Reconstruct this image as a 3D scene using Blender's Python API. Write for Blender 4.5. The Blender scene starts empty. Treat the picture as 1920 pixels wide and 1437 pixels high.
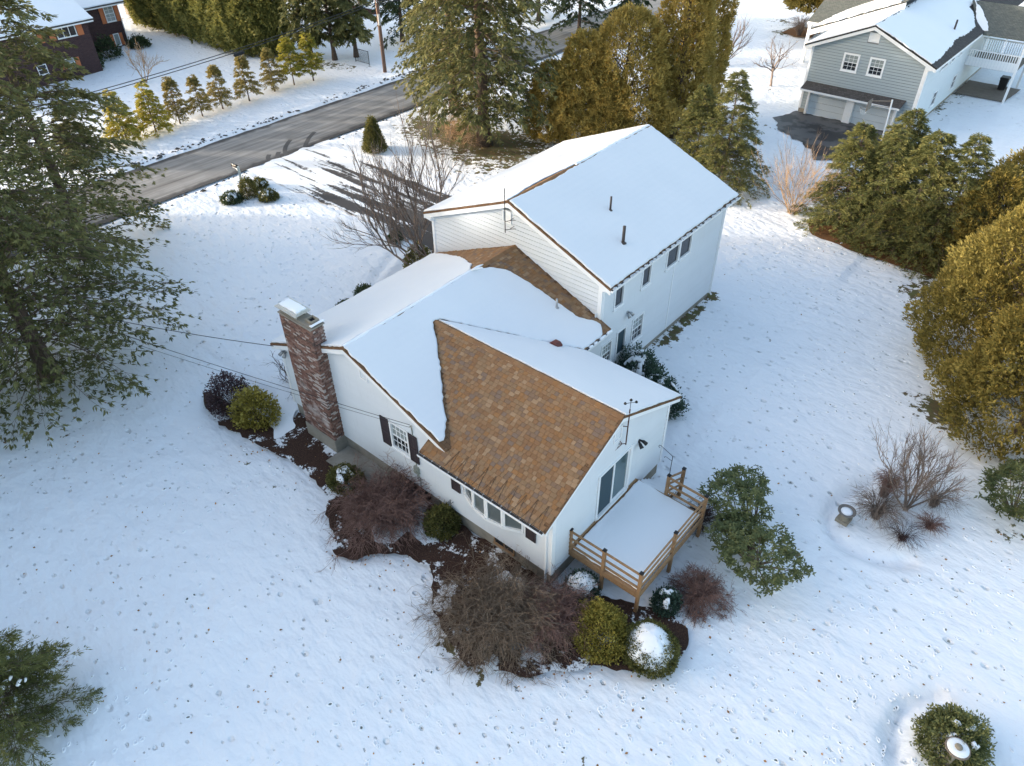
import bpy, math, random
import numpy as np
from mathutils import Vector, Matrix

# ------------------------------------------------------------------ camera, sky, sun, exposure
scene = bpy.context.scene
CAM = np.array([8.609, -11.787, 20.733]); FPX = 1378.689
YAW, PITCH, ROLL = 0.711, -0.689, -0.014
def cam_axes():
    cy, sy, cp, sp = math.cos(YAW), math.sin(YAW), math.cos(PITCH), math.sin(PITCH)
    fw = np.array([-sy*cp, cy*cp, sp]); rt = np.array([cy, sy, 0.0]); up = np.cross(rt, fw)
    cr, sr = math.cos(ROLL), math.sin(ROLL)
    return rt*cr+up*sr, up*cr-rt*sr, fw
RT, UP, FW = cam_axes()
cd = bpy.data.cameras.new('camera'); cam = bpy.data.objects.new('camera', cd)
scene.collection.objects.link(cam); scene.camera = cam
cd.sensor_fit = 'HORIZONTAL'; cd.sensor_width = 36.0; cd.lens = 36.0*FPX/1920.0
cd.clip_start = 0.1; cd.clip_end = 6000
m = Matrix(((RT[0], UP[0], -FW[0], CAM[0]), (RT[1], UP[1], -FW[1], CAM[1]), (RT[2], UP[2], -FW[2], CAM[2]), (0, 0, 0, 1)))
cam.matrix_world = m

SUN_EL = math.radians(11.5); SUN_H = np.array([-0.81, -0.586])      # horizontal direction towards the sun
world = bpy.data.worlds.new('World'); scene.world = world; world.use_nodes = True
wn = world.node_tree; bg = wn.nodes['Background']
sky = wn.nodes.new('ShaderNodeTexSky'); sky.sky_type = 'NISHITA'; sky.sun_disc = False
sky.sun_elevation = SUN_EL
sky.sun_rotation = math.atan2(SUN_H[0], SUN_H[1])
sky.air_density = 1.0; sky.dust_density = 2.6; sky.ozone_density = 0.5
wn.links.new(sky.outputs[0], bg.inputs[0]); bg.inputs[1].default_value = 0.15
sd = bpy.data.lights.new('sun', 'SUN'); sun = bpy.data.objects.new('sun', sd); scene.collection.objects.link(sun)
sd.energy = 1.5; sd.angle = math.radians(1.5); sd.color = (1.0, 0.93, 0.84)
sv = Vector((SUN_H[0]*math.cos(SUN_EL), SUN_H[1]*math.cos(SUN_EL), math.sin(SUN_EL)))
sun.rotation_euler = sv.to_track_quat('Z', 'Y').to_euler(); sun.location = (-40, -30, 40)
scene.view_settings.view_transform = 'Standard'; scene.view_settings.look = 'None'
scene.view_settings.exposure = 1.93; scene.view_settings.gamma = 1.0
scene.render.engine = 'CYCLES'

# ------------------------------------------------------------------ helpers
COL = scene.collection
rng = np.random.default_rng(7)
def ray(x, y):
    d = FW + RT*(x-960)/FPX - UP*(y-718.5)/FPX
    return d
def G(x, y, z=0.0):                      # the point of height z seen at photo pixel x, y
    d = ray(x, y); return CAM + d*((z-CAM[2])/d[2])
def onplane(x, y, a, b, c):              # the point of plane z = aX + bY + c seen at photo pixel x, y
    d = ray(x, y); return CAM + d*((a*CAM[0]+b*CAM[1]+c-CAM[2])/(d[2]-a*d[0]-b*d[1]))

def tag(o, label=None, cat=None, group=None, kind=None):
    if label: o['label'] = label
    if cat: o['category'] = cat
    if group: o['group'] = group
    if kind: o['kind'] = kind
    return o
ROOT = {}
def thing(name, loc, label, cat, group=None):
    o = bpy.data.objects.new(name, None); COL.objects.link(o); o.location = loc
    o.empty_display_size = 0.2
    ROOT[o.name] = np.array(loc, float)
    return tag(o, label, cat, group)
def origin_of(parent):
    while parent is not None and parent.parent is not None: parent = parent.parent
    if parent is None: return np.zeros(3)
    return np.array(parent.location)
def link(name, me, parent=None, loc=None):
    o = bpy.data.objects.new(name, me); COL.objects.link(o)
    if parent is not None: o.parent = parent
    if loc is not None: o.location = loc
    return o
def mesh_arrays(name, V, F, mats, tone=None, smooth=False, matidx=None):
    V = np.asarray(V, np.float32); F = np.asarray(F, np.int32); n = F.shape[1]
    me = bpy.data.meshes.new(name)
    me.vertices.add(len(V)); me.vertices.foreach_set('co', V.ravel())
    me.loops.add(F.size); me.loops.foreach_set('vertex_index', F.ravel())
    me.polygons.add(len(F))
    me.polygons.foreach_set('loop_start', np.arange(0, F.size, n, dtype=np.int32))
    me.polygons.foreach_set('loop_total', np.full(len(F), n, np.int32))
    if matidx is not None: me.polygons.foreach_set('material_index', np.asarray(matidx, np.int32))
    if smooth: me.polygons.foreach_set('use_smooth', np.ones(len(F), bool))
    for mt in (mats if isinstance(mats, (list, tuple)) else [mats]): me.materials.append(mt)
    if tone is not None:
        a = me.attributes.new('tone', 'FLOAT', 'POINT'); a.data.foreach_set('value', np.asarray(tone, np.float32))
    me.update(calc_edges=True); me.validate()
    return me
def nrm(v):
    v = np.asarray(v, float); return v/np.maximum(np.linalg.norm(v, axis=-1, keepdims=True), 1e-9)

class MB:
    def __init__(s): s.v = []; s.f = []; s.m = []
    def poly(s, pts, mi=0):
        b = len(s.v); s.v += [tuple(map(float, p)) for p in pts]; s.f.append(tuple(range(b, b+len(pts)))); s.m.append(mi); return s
    def faces(s, pts, fs, mi=0):
        b = len(s.v); s.v += [tuple(map(float, p)) for p in pts]
        for f in fs: s.f.append(tuple(i+b for i in f)); s.m.append(mi)
        return s
    def hexa(s, p, mi=0):   # 8 points: bottom 4 ccw, top 4 ccw
        return s.faces(p, [(3,2,1,0),(4,5,6,7),(0,1,5,4),(1,2,6,5),(2,3,7,6),(3,0,4,7)], mi)
    def box(s, x0, x1, y0, y1, z0, z1, mi=0):
        return s.hexa([(x0,y0,z0),(x1,y0,z0),(x1,y1,z0),(x0,y1,z0),(x0,y0,z1),(x1,y0,z1),(x1,y1,z1),(x0,y1,z1)], mi)
    def obox(s, o, u, n, u0, u1, z0, z1, n0, n1, mi=0):  # wall box: o + u*s + Z*z + n*d
        o, u, n = np.array(o, float), np.array(u, float), np.array(n, float); Z = np.array([0,0,1.0])
        P = lambda a, b, c: o+u*a+Z*b+n*c
        pts = [P(u0,z0,n1),P(u1,z0,n1),P(u1,z0,n0),P(u0,z0,n0),P(u0,z1,n1),P(u1,z1,n1),P(u1,z1,n0),P(u0,z1,n0)]
        if np.dot(np.cross(u, Z), n) < 0: pts = [pts[i] for i in (1,0,3,2,5,4,7,6)]
        return s.hexa(pts, mi)
    def prism(s, pts, d, mi=0):   # polygon extruded by vector d
        pts = [np.array(p, float) for p in pts]; d = np.array(d, float); n = len(pts)
        nn = np.zeros(3)
        for i in range(n): nn += np.cross(pts[i], pts[(i+1) % n])
        if np.dot(nn, d) > 0: pts = pts[::-1]
        b = len(s.v); s.v += [tuple(p) for p in pts]+[tuple(p+d) for p in pts]
        s.f.append(tuple(range(b, b+n))); s.m.append(mi)
        s.f.append(tuple(range(b+2*n-1, b+n-1, -1))); s.m.append(mi)
        for i in range(n):
            j = (i+1) % n; s.f.append((b+j, b+i, b+n+i, b+n+j)); s.m.append(mi)
        return s
    def tube(s, pts, r, sides=8, mi=0, cap=True):
        pts = np.array(pts, float); k = len(pts); r = np.broadcast_to(np.asarray(r, float), (k,))
        t = np.gradient(pts, axis=0); t = nrm(t)
        ref = np.array([0,0,1.0]) if abs(t[0][2]) < .9 else np.array([1.0,0,0])
        b = len(s.v); a0 = None
        for i in range(k):
            if a0 is None: a = np.cross(t[i], ref)
            else: a = a0-t[i]*np.dot(a0, t[i])
            a = a/np.linalg.norm(a); a0 = a; c = np.cross(t[i], a)
            for q in range(sides):
                w = 2*math.pi*q/sides; s.v.append(tuple(pts[i]+(a*math.cos(w)+c*math.sin(w))*r[i]))
        for i in range(k-1):
            for q in range(sides):
                q2 = (q+1) % sides
                s.f.append((b+i*sides+q, b+i*sides+q2, b+(i+1)*sides+q2, b+(i+1)*sides+q)); s.m.append(mi)
        if cap:
            s.f.append(tuple(b+q for q in range(sides-1, -1, -1))); s.m.append(mi)
            s.f.append(tuple(b+(k-1)*sides+q for q in range(sides))); s.m.append(mi)
        return s
    def lathe(s, o, prof, sides=20, mi=0):
        o = np.array(o, float); b = len(s.v); k = len(prof)
        for r, z in prof:
            for q in range(sides):
                w = 2*math.pi*q/sides; s.v.append((o[0]+r*math.cos(w), o[1]+r*math.sin(w), o[2]+z))
        for i in range(k-1):
            for q in range(sides):
                q2 = (q+1) % sides
                s.f.append((b+i*sides+q, b+i*sides+q2, b+(i+1)*sides+q2, b+(i+1)*sides+q)); s.m.append(mi)
        s.f.append(tuple(b+q for q in range(sides-1, -1, -1))); s.m.append(mi)
        s.f.append(tuple(b+(k-1)*sides+q for q in range(sides))); s.m.append(mi)
        return s
    def mesh(s, name, mats, org=np.zeros(3), smooth=False):
        me = bpy.data.meshes.new(name)
        me.from_pydata([tuple(np.array(v)-org) for v in s.v], [], s.f)
        for mt in (mats if isinstance(mats, (list, tuple)) else [mats]): me.materials.append(mt)
        me.polygons.foreach_set('material_index', s.m)
        if smooth: me.polygons.foreach_set('use_smooth', [True]*len(s.f))
        me.update(); return me
    def build(s, name, mats, parent=None, smooth=False):
        return link(name, s.mesh(name, mats, origin_of(parent), smooth), parent)

# ------------------------------------------------------------------ materials
class NT:
    def __init__(s, name):
        s.m = bpy.data.materials.new(name); s.m.use_nodes = True; s.t = s.m.node_tree
        s.b = s.t.nodes['Principled BSDF']
    def n(s, typ, **kw):
        x = s.t.nodes.new(typ)
        for k, v in kw.items():
            if hasattr(x, k): setattr(x, k, v)
            else: x.inputs[k].default_value = v
        return x
    def l(s, a, b): s.t.links.new(a, b)
    def coord(s, scale=(1,1,1), kind='Object', rot=(0,0,0)):
        c = s.n('ShaderNodeTexCoord'); mp = s.n('ShaderNodeMapping')
        mp.inputs['Scale'].default_value = scale; mp.inputs['Rotation'].default_value = rot
        s.l(c.outputs[kind], mp.inputs[0]); return mp.outputs[0]
    def noise(s, vec, scale, detail=3, rough=.55, dist=0):
        x = s.n('ShaderNodeTexNoise'); x.inputs['Scale'].default_value = scale; x.inputs['Detail'].default_value = detail
        x.inputs['Roughness'].default_value = rough; x.inputs['Distortion'].default_value = dist
        s.l(vec, x.inputs['Vector']); return x.outputs['Fac']
    def ramp(s, fac, stops, interp='LINEAR'):
        x = s.n('ShaderNodeValToRGB'); x.color_ramp.interpolation = interp
        e = x.color_ramp.elements
        while len(e) < len(stops): e.new(0.5)
        for k, (p, c) in enumerate(stops):
            e[k].position = p; e[k].color = (c[0], c[1], c[2], 1) if isinstance(c, (tuple, list)) else (c, c, c, 1)
        s.l(fac, x.inputs[0]); return x.outputs[0]
    def math(s, op, a, b=None, clamp=False):
        x = s.n('ShaderNodeMath'); x.operation = op; x.use_clamp = clamp
        for i, q in enumerate((a, b)):
            if q is None: continue
            if isinstance(q, (int, float)): x.inputs[i].default_value = q
            else: s.l(q, x.inputs[i])
        return x.outputs[0]
    def mix(s, fac, a, b):
        x = s.n('ShaderNodeMix'); x.data_type = 'RGBA'
        if isinstance(fac, (int, float)): x.inputs[0].default_value = fac
        else: s.l(fac, x.inputs[0])
        for i, q in ((6, a), (7, b)):
            if isinstance(q, (tuple, list)): x.inputs[i].default_value = (q[0], q[1], q[2], 1)
            else: s.l(q, x.inputs[i])
        return x.outputs[2]
    def bump(s, h, strength=.3, dist=.02, prev=None):
        x = s.n('ShaderNodeBump'); x.inputs['Strength'].default_value = strength; x.inputs['Distance'].default_value = dist
        s.l(h, x.inputs['Height'])
        if prev is not None: s.l(prev, x.inputs['Normal'])
        return x.outputs[0]
    def done(s, color, rough=.7, normal=None, spec=.3, metal=0):
        if isinstance(color, (tuple, list)): s.b.inputs['Base Color'].default_value = (color[0], color[1], color[2], 1)
        else: s.l(color, s.b.inputs['Base Color'])
        if isinstance(rough, (int, float)): s.b.inputs['Roughness'].default_value = rough
        else: s.l(rough, s.b.inputs['Roughness'])
        s.b.inputs['Specular IOR Level'].default_value = spec; s.b.inputs['Metallic'].default_value = metal
        if normal is not None: s.l(normal, s.b.inputs['Normal'])
        return s.m
def plain(name, c, rough=.6, var=.12, scale=6, bump=0, spec=.3, metal=0):
    t = NT(name); v = t.coord(); f = t.noise(v, scale, 4)
    col = t.mix(f, tuple(x*(1-var) for x in c), tuple(min(1, x*(1+var)) for x in c))
    return t.done(col, rough, t.bump(t.noise(v, scale*8, 3), bump, .01) if bump else None, spec, metal)
def foliage(name, dark, mid, light, nscale=1.2, k=1.85):
    dark, mid, light = [tuple(x*k for x in c) for c in (dark, mid, light)]
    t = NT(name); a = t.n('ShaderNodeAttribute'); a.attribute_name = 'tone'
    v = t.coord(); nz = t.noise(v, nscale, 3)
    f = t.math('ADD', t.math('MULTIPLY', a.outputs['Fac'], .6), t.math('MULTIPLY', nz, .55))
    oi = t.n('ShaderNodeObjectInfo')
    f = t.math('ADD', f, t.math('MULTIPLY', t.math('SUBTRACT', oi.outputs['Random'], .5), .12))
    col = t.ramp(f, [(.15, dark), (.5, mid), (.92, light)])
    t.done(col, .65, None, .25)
    tr = t.n('ShaderNodeBsdfTranslucent'); t.l(col, tr.inputs['Color'])
    mx = t.n('ShaderNodeMixShader'); mx.inputs[0].default_value = .3
    t.l(t.b.outputs[0], mx.inputs[1]); t.l(tr.outputs[0], mx.inputs[2])
    t.l(mx.outputs[0], t.t.nodes['Material Output'].inputs['Surface'])
    return t.m
def twig(name, a, b, k=1.5):
    a, b = [tuple(x*k for x in c) for c in (a, b)]
    t = NT(name); at = t.n('ShaderNodeAttribute'); at.attribute_name = 'tone'
    return t.done(t.mix(at.outputs['Fac'], a, b), .85, None, .15)

def snow_mat(name, prints=False, rows=None):
    t = NT(name); v = t.coord()
    big = t.noise(v, .35, 3); med = t.noise(v, 1.6, 4); fine = t.noise(v, 30, 3)
    base = t.mix(big, (.80, .83, .87), (.88, .89, .91))
    h = t.math('ADD', t.math('MULTIPLY', med, .5), t.math('MULTIPLY', fine, .06))
    if not prints:
        lines = t.noise(t.coord((1, 1, 1)), 5, 3)
        h = t.math('ADD', h, t.math('MULTIPLY', lines, .15))
        if rows is not None:                                   # shingle courses telegraphing through the snow
            wv = t.n('ShaderNodeTexWave'); wv.wave_type = 'BANDS'; wv.bands_direction = rows; wv.inputs['Scale'].default_value = 1.16; wv.inputs['Distortion'].default_value = 1.2; wv.inputs['Detail'].default_value = 3; wv.inputs['Detail Scale'].default_value = 1.5
            t.l(v, wv.inputs['Vector']); h = t.math('ADD', h, t.math('MULTIPLY', wv.outputs['Fac'], .16))
            base = t.mix(big, (.66, .69, .73), (.75, .77, .80))  # dimmer light on the roof slopes is put into this greyer snow colour
        return t.done(base, .55, t.bump(h, .35, .05), .3)
    # wind ripples
    rp = t.noise(t.coord((1.0, 2.1, 1), rot=(0, 0, .5)), 1.15, 2.5, .5)
    h = t.math('ADD', h, t.math('MULTIPLY', rp, 1.1))
    h = t.math('ADD', h, t.math('MULTIPLY', t.noise(v, 3.0, 2, .5), .30))
    # trodden pits: one per voronoi cell, only where people and deer walked
    def pits(scale, rad, seed, dens):
        vo = t.n('ShaderNodeTexVoronoi'); vo.inputs['Scale'].default_value = scale
        mp = t.n('ShaderNodeMapping'); mp.inputs['Location'].default_value = (seed, seed*1.7, 0); mp.inputs['Rotation'].default_value = (0, 0, seed)
        mp.inputs['Scale'].default_value = (1, 1.45, 0)
        wob = t.n('ShaderNodeTexNoise'); wob.inputs['Scale'].default_value = 9; t.l(v, wob.inputs['Vector'])
        va = t.n('ShaderNodeVectorMath'); va.operation = 'MULTIPLY_ADD'; t.l(wob.outputs['Color'], va.inputs[0])
        va.inputs[1].default_value = (.09, .09, 0); t.l(v, va.inputs[2])
        t.l(va.outputs[0], mp.inputs[0]); t.l(mp.outputs[0], vo.inputs['Vector'])
        vo.voronoi_dimensions = '2D' if True else '3D'
        sep = t.n('ShaderNodeSeparateColor'); t.l(vo.outputs['Color'], sep.inputs[0])
        mask = t.math('LESS_THAN', sep.outputs[0], dens)
        r = t.math('MULTIPLY', t.math('ADD', sep.outputs[1], .35), rad)
        d = t.math('DIVIDE', vo.outputs['Distance'], r)
        inside = t.math('SUBTRACT', 1.0, d, True)                      # 1 at centre, 0 at the rim
        return t.math('MULTIPLY', inside, mask), sep.outputs[2]
    area = t.ramp(t.noise(v, .11, 2), [(.40, .25), (.60, 1.0)])
    p1, c1 = pits(1.25, .12, 3.1, .3); p2, c2 = pits(.8, .11, 8.3, .3); p3, c3 = pits(2.6, .15, 5.7, .10)
    pit = t.math('MULTIPLY', t.math('MAXIMUM', t.math('MAXIMUM', p1, p2), p3), area)
    h2 = t.math('MULTIPLY', t.math('MINIMUM', t.math('MULTIPLY', pit, 2.0), 1), -.8)
    hh = t.math('ADD', h, h2)
    dark = t.math('MULTIPLY', t.ramp(pit, [(.48, 0), (.62, 1)]), t.ramp(t.math('ADD', t.math('MULTIPLY', c1, .5), t.math('MULTIPLY', c2, .5)), [(.35, 0), (.75, .85)]))
    col = t.mix(dark, base, (.10, .11, .09))
    # bare patches where the snow has gone (attribute painted per vertex)
    at = t.n('ShaderNodeAttribute'); at.attribute_name = 'bare'
    nb = t.math('ADD', t.math('MULTIPLY', t.noise(v, 3.0, 5, .7), .75), t.math('MULTIPLY', t.noise(v, .9, 3), .45))
    bm = t.ramp(t.math('ADD', at.outputs['Fac'], t.math('MULTIPLY', t.math('SUBTRACT', nb, .6), 3.2)), [(.55, 0), (.64, 1)])
    g = t.noise(v, 2.2, 4); g2 = t.noise(v, 22, 3)
    soil = t.mix(t.ramp(g, [(.40, 0), (.62, 1)]), (.12, .085, .048), (.095, .112, .038))
    soil = t.mix(t.math('MULTIPLY', g2, .6), soil, (.14, .115, .06))
    col = t.mix(bm, col, soil)
    nr = t.bump(hh, .95, .09)
    return t.done(col, t.mix(bm, (.55,)*3, (.95,)*3), nr, .25)
M = {}
M['snow'] = snow_mat('snow_on_ground', True)
M['roof_snow'] = snow_mat('snow_layer')
M['roof_snow_x'] = snow_mat('roof_snow_on_cross_slope', False, 'X'); M['roof_snow_y'] = snow_mat('roof_snow_on_long_slope', False, 'Y')
def siding_mat(name, c):
    t = NT(name); v = t.coord(); f = t.noise(v, .8, 4); s_ = t.noise(t.coord((6, 6, .6)), 2, 4)
    oi = t.n('ShaderNodeObjectInfo')
    col = t.mix(f, tuple(x*.93 for x in c), c)
    col = t.mix(t.math('MULTIPLY', t.ramp(s_, [(.58, 0), (.8, 1)]), .22), col, tuple(x*.62 for x in c))
    col = t.mix(t.math('MULTIPLY', oi.outputs['Random'], .12), col, tuple(x*.75 for x in c))
    return t.done(col, .5, t.bump(t.noise(v, 60, 2), .06, .004), .35)
M['siding'] = siding_mat('white_clapboard', (.70, .735, .77))
M['siding_grey'] = siding_mat('grey_clapboard', (.36, .42, .45))
M['siding_pale'] = siding_mat('pale_clapboard', (.62, .68, .72))
M['trim'] = plain('white_trim', (.82, .83, .84), .45, .05)
M['core'] = plain('wall_core', (.20, .21, .22), .9)
def concrete():
    t = NT('foundation_concrete'); v = t.coord(); f = t.noise(v, 1.1, 5, .65); f2 = t.noise(v, 14, 4)
    col = t.ramp(f, [(.25, (.17, .15, .12)), (.5, (.30, .28, .24)), (.8, (.40, .38, .34))])
    return t.done(t.mix(t.math('MULTIPLY', f2, .4), col, (.20, .18, .15)), .9, t.bump(f2, .4, .01), .2)
M['concrete'] = concrete()
def mulch():
    t = NT('mulch'); v = t.coord(); f = t.noise(v, 26, 5, .75); g = t.noise(v, 2.0, 4)
    col = t.ramp(f, [(.3, (.020, .012, .010)), (.55, (.070, .040, .030)), (.75, (.16, .092, .06))])
    sn = t.math('ADD', t.math('MULTIPLY', t.noise(v, 1.1, 4), .8), t.math('MULTIPLY', t.noise(v, 8, 4, .7), .4))
    col = t.mix(t.ramp(sn, [(.655, 0), (.69, 1)]), col, (.84, .86, .89))
    return t.done(col, .9, t.bump(f, .9, .04), .15)
M['mulch'] = mulch()
def needle_bed():
    t = NT('pine_straw'); v = t.coord(); f = t.noise(v, 18, 5, .75)
    col = t.ramp(f, [(.3, (.09, .045, .02)), (.6, (.19, .10, .05)), (.8, (.26, .16, .09))])
    return t.done(col, .95, t.bump(f, .8, .03), .1)
M['straw'] = needle_bed()
def road_mat():
    t = NT('road_asphalt'); v = t.coord()
    st = t.noise(t.coord((1.4, .05, 1)), 1.6, 5, .6); st2 = t.noise(t.coord((4, .12, 1)), 1.5, 4, .65); f = t.noise(v, 40, 3)
    col = t.ramp(t.math('ADD', t.math('MULTIPLY', st, .6), t.math('MULTIPLY', st2, .4)), [(.26, (.085, .08, .076)), (.40, (.19, .182, .172)), (.56, (.32, .31, .295)), (.75, (.44, .43, .41))])
    pt = t.noise(v, .5, 4); col = t.mix(t.math('MULTIPLY', t.ramp(pt, [(.5, 0), (.75, 1)]), .5), col, (.12, .115, .11))
    sx = t.n('ShaderNodeSeparateXYZ'); c = t.n('ShaderNodeTexCoord'); t.l(c.outputs['Object'], sx.inputs[0])
    ed = t.math('ADD', t.math('ABSOLUTE', t.math('ADD', sx.outputs[0], 40.05)), t.math('MULTIPLY', t.noise(v, .9, 4), .9))
    col = t.mix(t.ramp(ed, [(2.95/4, 0), (3.2/4, 0), ]) if False else t.ramp(t.math('DIVIDE', ed, 4.0), [(.72, 0), (.80, .9)]), col, (.050, .047, .045))
    col = t.mix(t.math('MULTIPLY', f, .25), col, (.10, .1, .1))
    return t.done(col, .8, t.bump(f, .25, .01), .25)
M['road'] = road_mat()
def drive_mat():
    t = NT('driveway_asphalt_and_snow'); v = t.coord()
    st = t.noise(t.coord((.10, 1.0, 1), rot=(0, 0, -.10)), 1.7, 6, .62, .4); st2 = t.noise(v, 3.5, 5, .7)
    sx = t.n('ShaderNodeSeparateXYZ'); c = t.n('ShaderNodeTexCoord'); t.l(c.outputs['Object'], sx.inputs[0])
    grad = t.math('MULTIPLY', t.math('ADD', sx.outputs[0], 28), .011)     # barer towards the garage
    q = t.math('ADD', t.math('ADD', t.math('MULTIPLY', st, .8), t.math('MULTIPLY', st2, .22)), grad)
    mk = t.ramp(q, [(.485, 0), (.53, 1)])
    asp = t.mix(t.noise(v, 20, 3), (.040, .035, .034), (.085, .078, .074))
    col = t.mix(mk, (.84, .86, .88), asp)
    return t.done(col, t.mix(mk, (.55,)*3, (.7,)*3), t.bump(t.math('MULTIPLY', mk, -1), .5, .03), .3)
M['drive'] = drive_mat()
def wet_drive():
    t = NT('wet_driveway'); v = t.coord(); f = t.noise(v, .55, 4, .6); sn = t.noise(v, 1.1, 5, .7)
    col = t.mix(t.ramp(f, [(.45, 0), (.53, 1)]), (.105, .10, .098), (.035, .033, .035))
    at = t.n('ShaderNodeAttribute'); at.attribute_name = 'bare'
    k = t.ramp(t.math('ADD', t.math('MULTIPLY', sn, .9), t.math('MULTIPLY', at.outputs['Fac'], .5)), [(.62, 0), (.68, 1)])
    return t.done(t.mix(k, col, (.84, .86, .89)), .5, t.bump(t.noise(v, 25, 3), .15, .01), .35)
M['wet_drive'] = wet_drive()
TONES = [tuple((.68*x+.32*y)*w for x, y, w in zip(c, (.245, .158, .102), (1.07, 1.0, .88))) for c in [(.255, .158, .095), (.285, .195, .128), (.215, .124, .072), (.185, .135, .110), (.345, .255, .180), (.275, .150, .070), (.170, .140, .135), (.235, .165, .110)]]
def shingle_mat(i, c):
    t = NT('brown_shingle_%s' % 'abcdefgh'[i]); v = t.coord(kind='Generated'); w = t.coord(); f = t.noise(w, 45, 3); g = t.noise(w, .7, 3)
    oi = t.n('ShaderNodeObjectInfo')
    col = t.mix(f, tuple(x*.72 for x in c), tuple(x*1.18 for x in c))
    col = t.mix(t.math('MULTIPLY', oi.outputs['Random'], .3), col, tuple(x*.7 for x in c))
    return t.done(col, .9, t.bump(f, .4, .006), .15)
SH = [shingle_mat(i, c) for i, c in enumerate(TONES)]
def tab_roof(name, c1, c2, c3, sx=.22, rot=(0, 0, 0)):
    t = NT(name); v = t.coord(rot=rot); b = t.n('ShaderNodeTexBrick'); t.l(v, b.inputs['Vector'])
    b.inputs['Scale'].default_value = 1.0; b.inputs['Brick Width'].default_value = sx; b.inputs['Row Height'].default_value = .15
    b.inputs['Mortar Size'].default_value = .006; b.inputs['Color1'].default_value = (*c1, 1); b.inputs['Color2'].default_value = (*c2, 1); b.inputs['Mortar'].default_value = (*c3, 1)
    f = t.noise(v, 7, 4); col = t.mix(t.math('MULTIPLY', f, .6), b.outputs[0], c3)
    return t.done(col, .9, t.bump(b.outputs['Fac'], .5, .01), .15)
M['roof_brown'] = tab_roof('brown_roof_deck', (.24, .14, .08), (.17, .095, .05), (.06, .035, .022))
M['roof_grey'] = tab_roof('grey_shingle', (.13, .145, .13), (.19, .20, .175), (.06, .06, .06))
M['roof_dark'] = tab_roof('dark_shingle', (.085, .08, .078), (.13, .12, .115), (.035, .033, .033))
BRT = [(.20, .108, .084), (.245, .138, .108), (.16, .09, .073), (.30, .20, .168), (.11, .074, .064), (.46, .40, .365)]
def brick_mat(i, c):
    t = NT('brick_%s' % 'abcdef'[i]); w = t.coord(); f = t.noise(w, 30, 4, .7); g = t.noise(w, 1.3, 4)
    oi = t.n('ShaderNodeObjectInfo'); col = t.mix(f, tuple(x*.65 for x in c), tuple(x*1.25 for x in c))
    col = t.mix(t.math('MULTIPLY', oi.outputs['Random'], .35), col, tuple(x*.6 for x in c))
    col = t.mix(t.ramp(t.math('ADD', g, t.math('MULTIPLY', f, .25)), [(.66, 0), (.80, .55)]), col, (.58, .53, .50))
    return t.done(col, .92, t.bump(f, .5, .008), .15)
BR = [brick_mat(i, c) for i, c in enumerate(BRT)]
M['mortar'] = plain('mortar', (.42, .37, .33), .95, .3, 5, .3)
M['wood'] = None
def wood_mat(name, a, b, rough=.7):
    t = NT(name); oi = t.n('ShaderNodeObjectInfo'); v = t.coord((1, 1, 1)); f = t.noise(v, 3.0, 6, .7, 1.5); g = t.noise(t.coord((20, 20, 20)), 1.2, 3)
    col = t.mix(t.ramp(t.math('ADD', t.math('MULTIPLY', f, .7), t.math('MULTIPLY', g, .3)), [(.3, 0), (.7, 1)]), a, b)
    return t.done(col, rough, t.bump(g, .2, .005), .25)
M['wood'] = wood_mat('deck_lumber', (.23, .125, .062), (.40, .25, .135))
M['wood_grey'] = wood_mat('weathered_wood', (.16, .13, .10), (.30, .26, .22))
M['pole'] = wood_mat('pole_wood', (.13, .075, .052), (.22, .14, .105))
M['bark'] = wood_mat('bark', (.060, .042, .032), (.15, .11, .085), .95)
M['bark_pale'] = wood_mat('pale_bark', (.13, .10, .08), (.26, .21, .17), .95)
M['bark_pole'] = wood_mat('branch_bark', (.085, .062, .048), (.19, .145, .11), .95)
M['shutter'] = plain('brown_shutter', (.050, .038, .042), .55, .1)
M['metal'] = plain('black_metal', (.020, .020, .022), .45, .1)
M['rust'] = plain('rusty_metal', (.085, .038, .030), .7, .3, 20)
M['galv'] = plain('galvanised_metal', (.36, .37, .38), .45, .15, 10, 0, .5, .6)
M['pipe'] = plain('vent_pipe', (.060, .050, .048), .6, .2)
M['cap'] = plain('chimney_cap_metal', (.55, .54, .50), .5, .15, 8, 0, .4, .3)
M['gutter_in'] = plain('gutter_inside', (.060, .058, .056), .8, .3)
M['green'] = plain('dark_green_metal', (.012, .035, .040), .5, .1)
M['stone'] = plain('cast_stone', (.26, .23, .18), .9, .3, 9, .3)
M['darkroom'] = plain('dark_interior', (.016, .017, .020), .9)
M['curtain'] = plain('pale_curtain', (.50, .52, .50), .9, .2, 9)
M['terracotta'] = plain('red_vent', (.125, .038, .032), .6, .15)
M['orange'] = plain('orange_shutter', (.50, .175, .075), .6, .15)
def glass_mat(name, tint, rough=.04):
    t = NT(name); v = t.coord(); f = t.noise(v, 1.4, 2)
    t.done(t.mix(f, tuple(x*.6 for x in tint), tint), rough, None, .6); return t.m
M['glass'] = glass_mat('window_glass', (.030, .036, .044))
M['glass_grey'] = glass_mat('grey_window_glass', (.15, .175, .18), .05)
M['glass_pale'] = glass_mat('window_with_blind', (.36, .40, .40), .12)
M['glass_teal'] = glass_mat('door_glass', (.085, .15, .17), .06)
M['screen'] = plain('insect_screen', (.030, .060, .078), .5, .15, 2)
M['room'] = plain('pale_room', (.42, .42, .40), .9)
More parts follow.
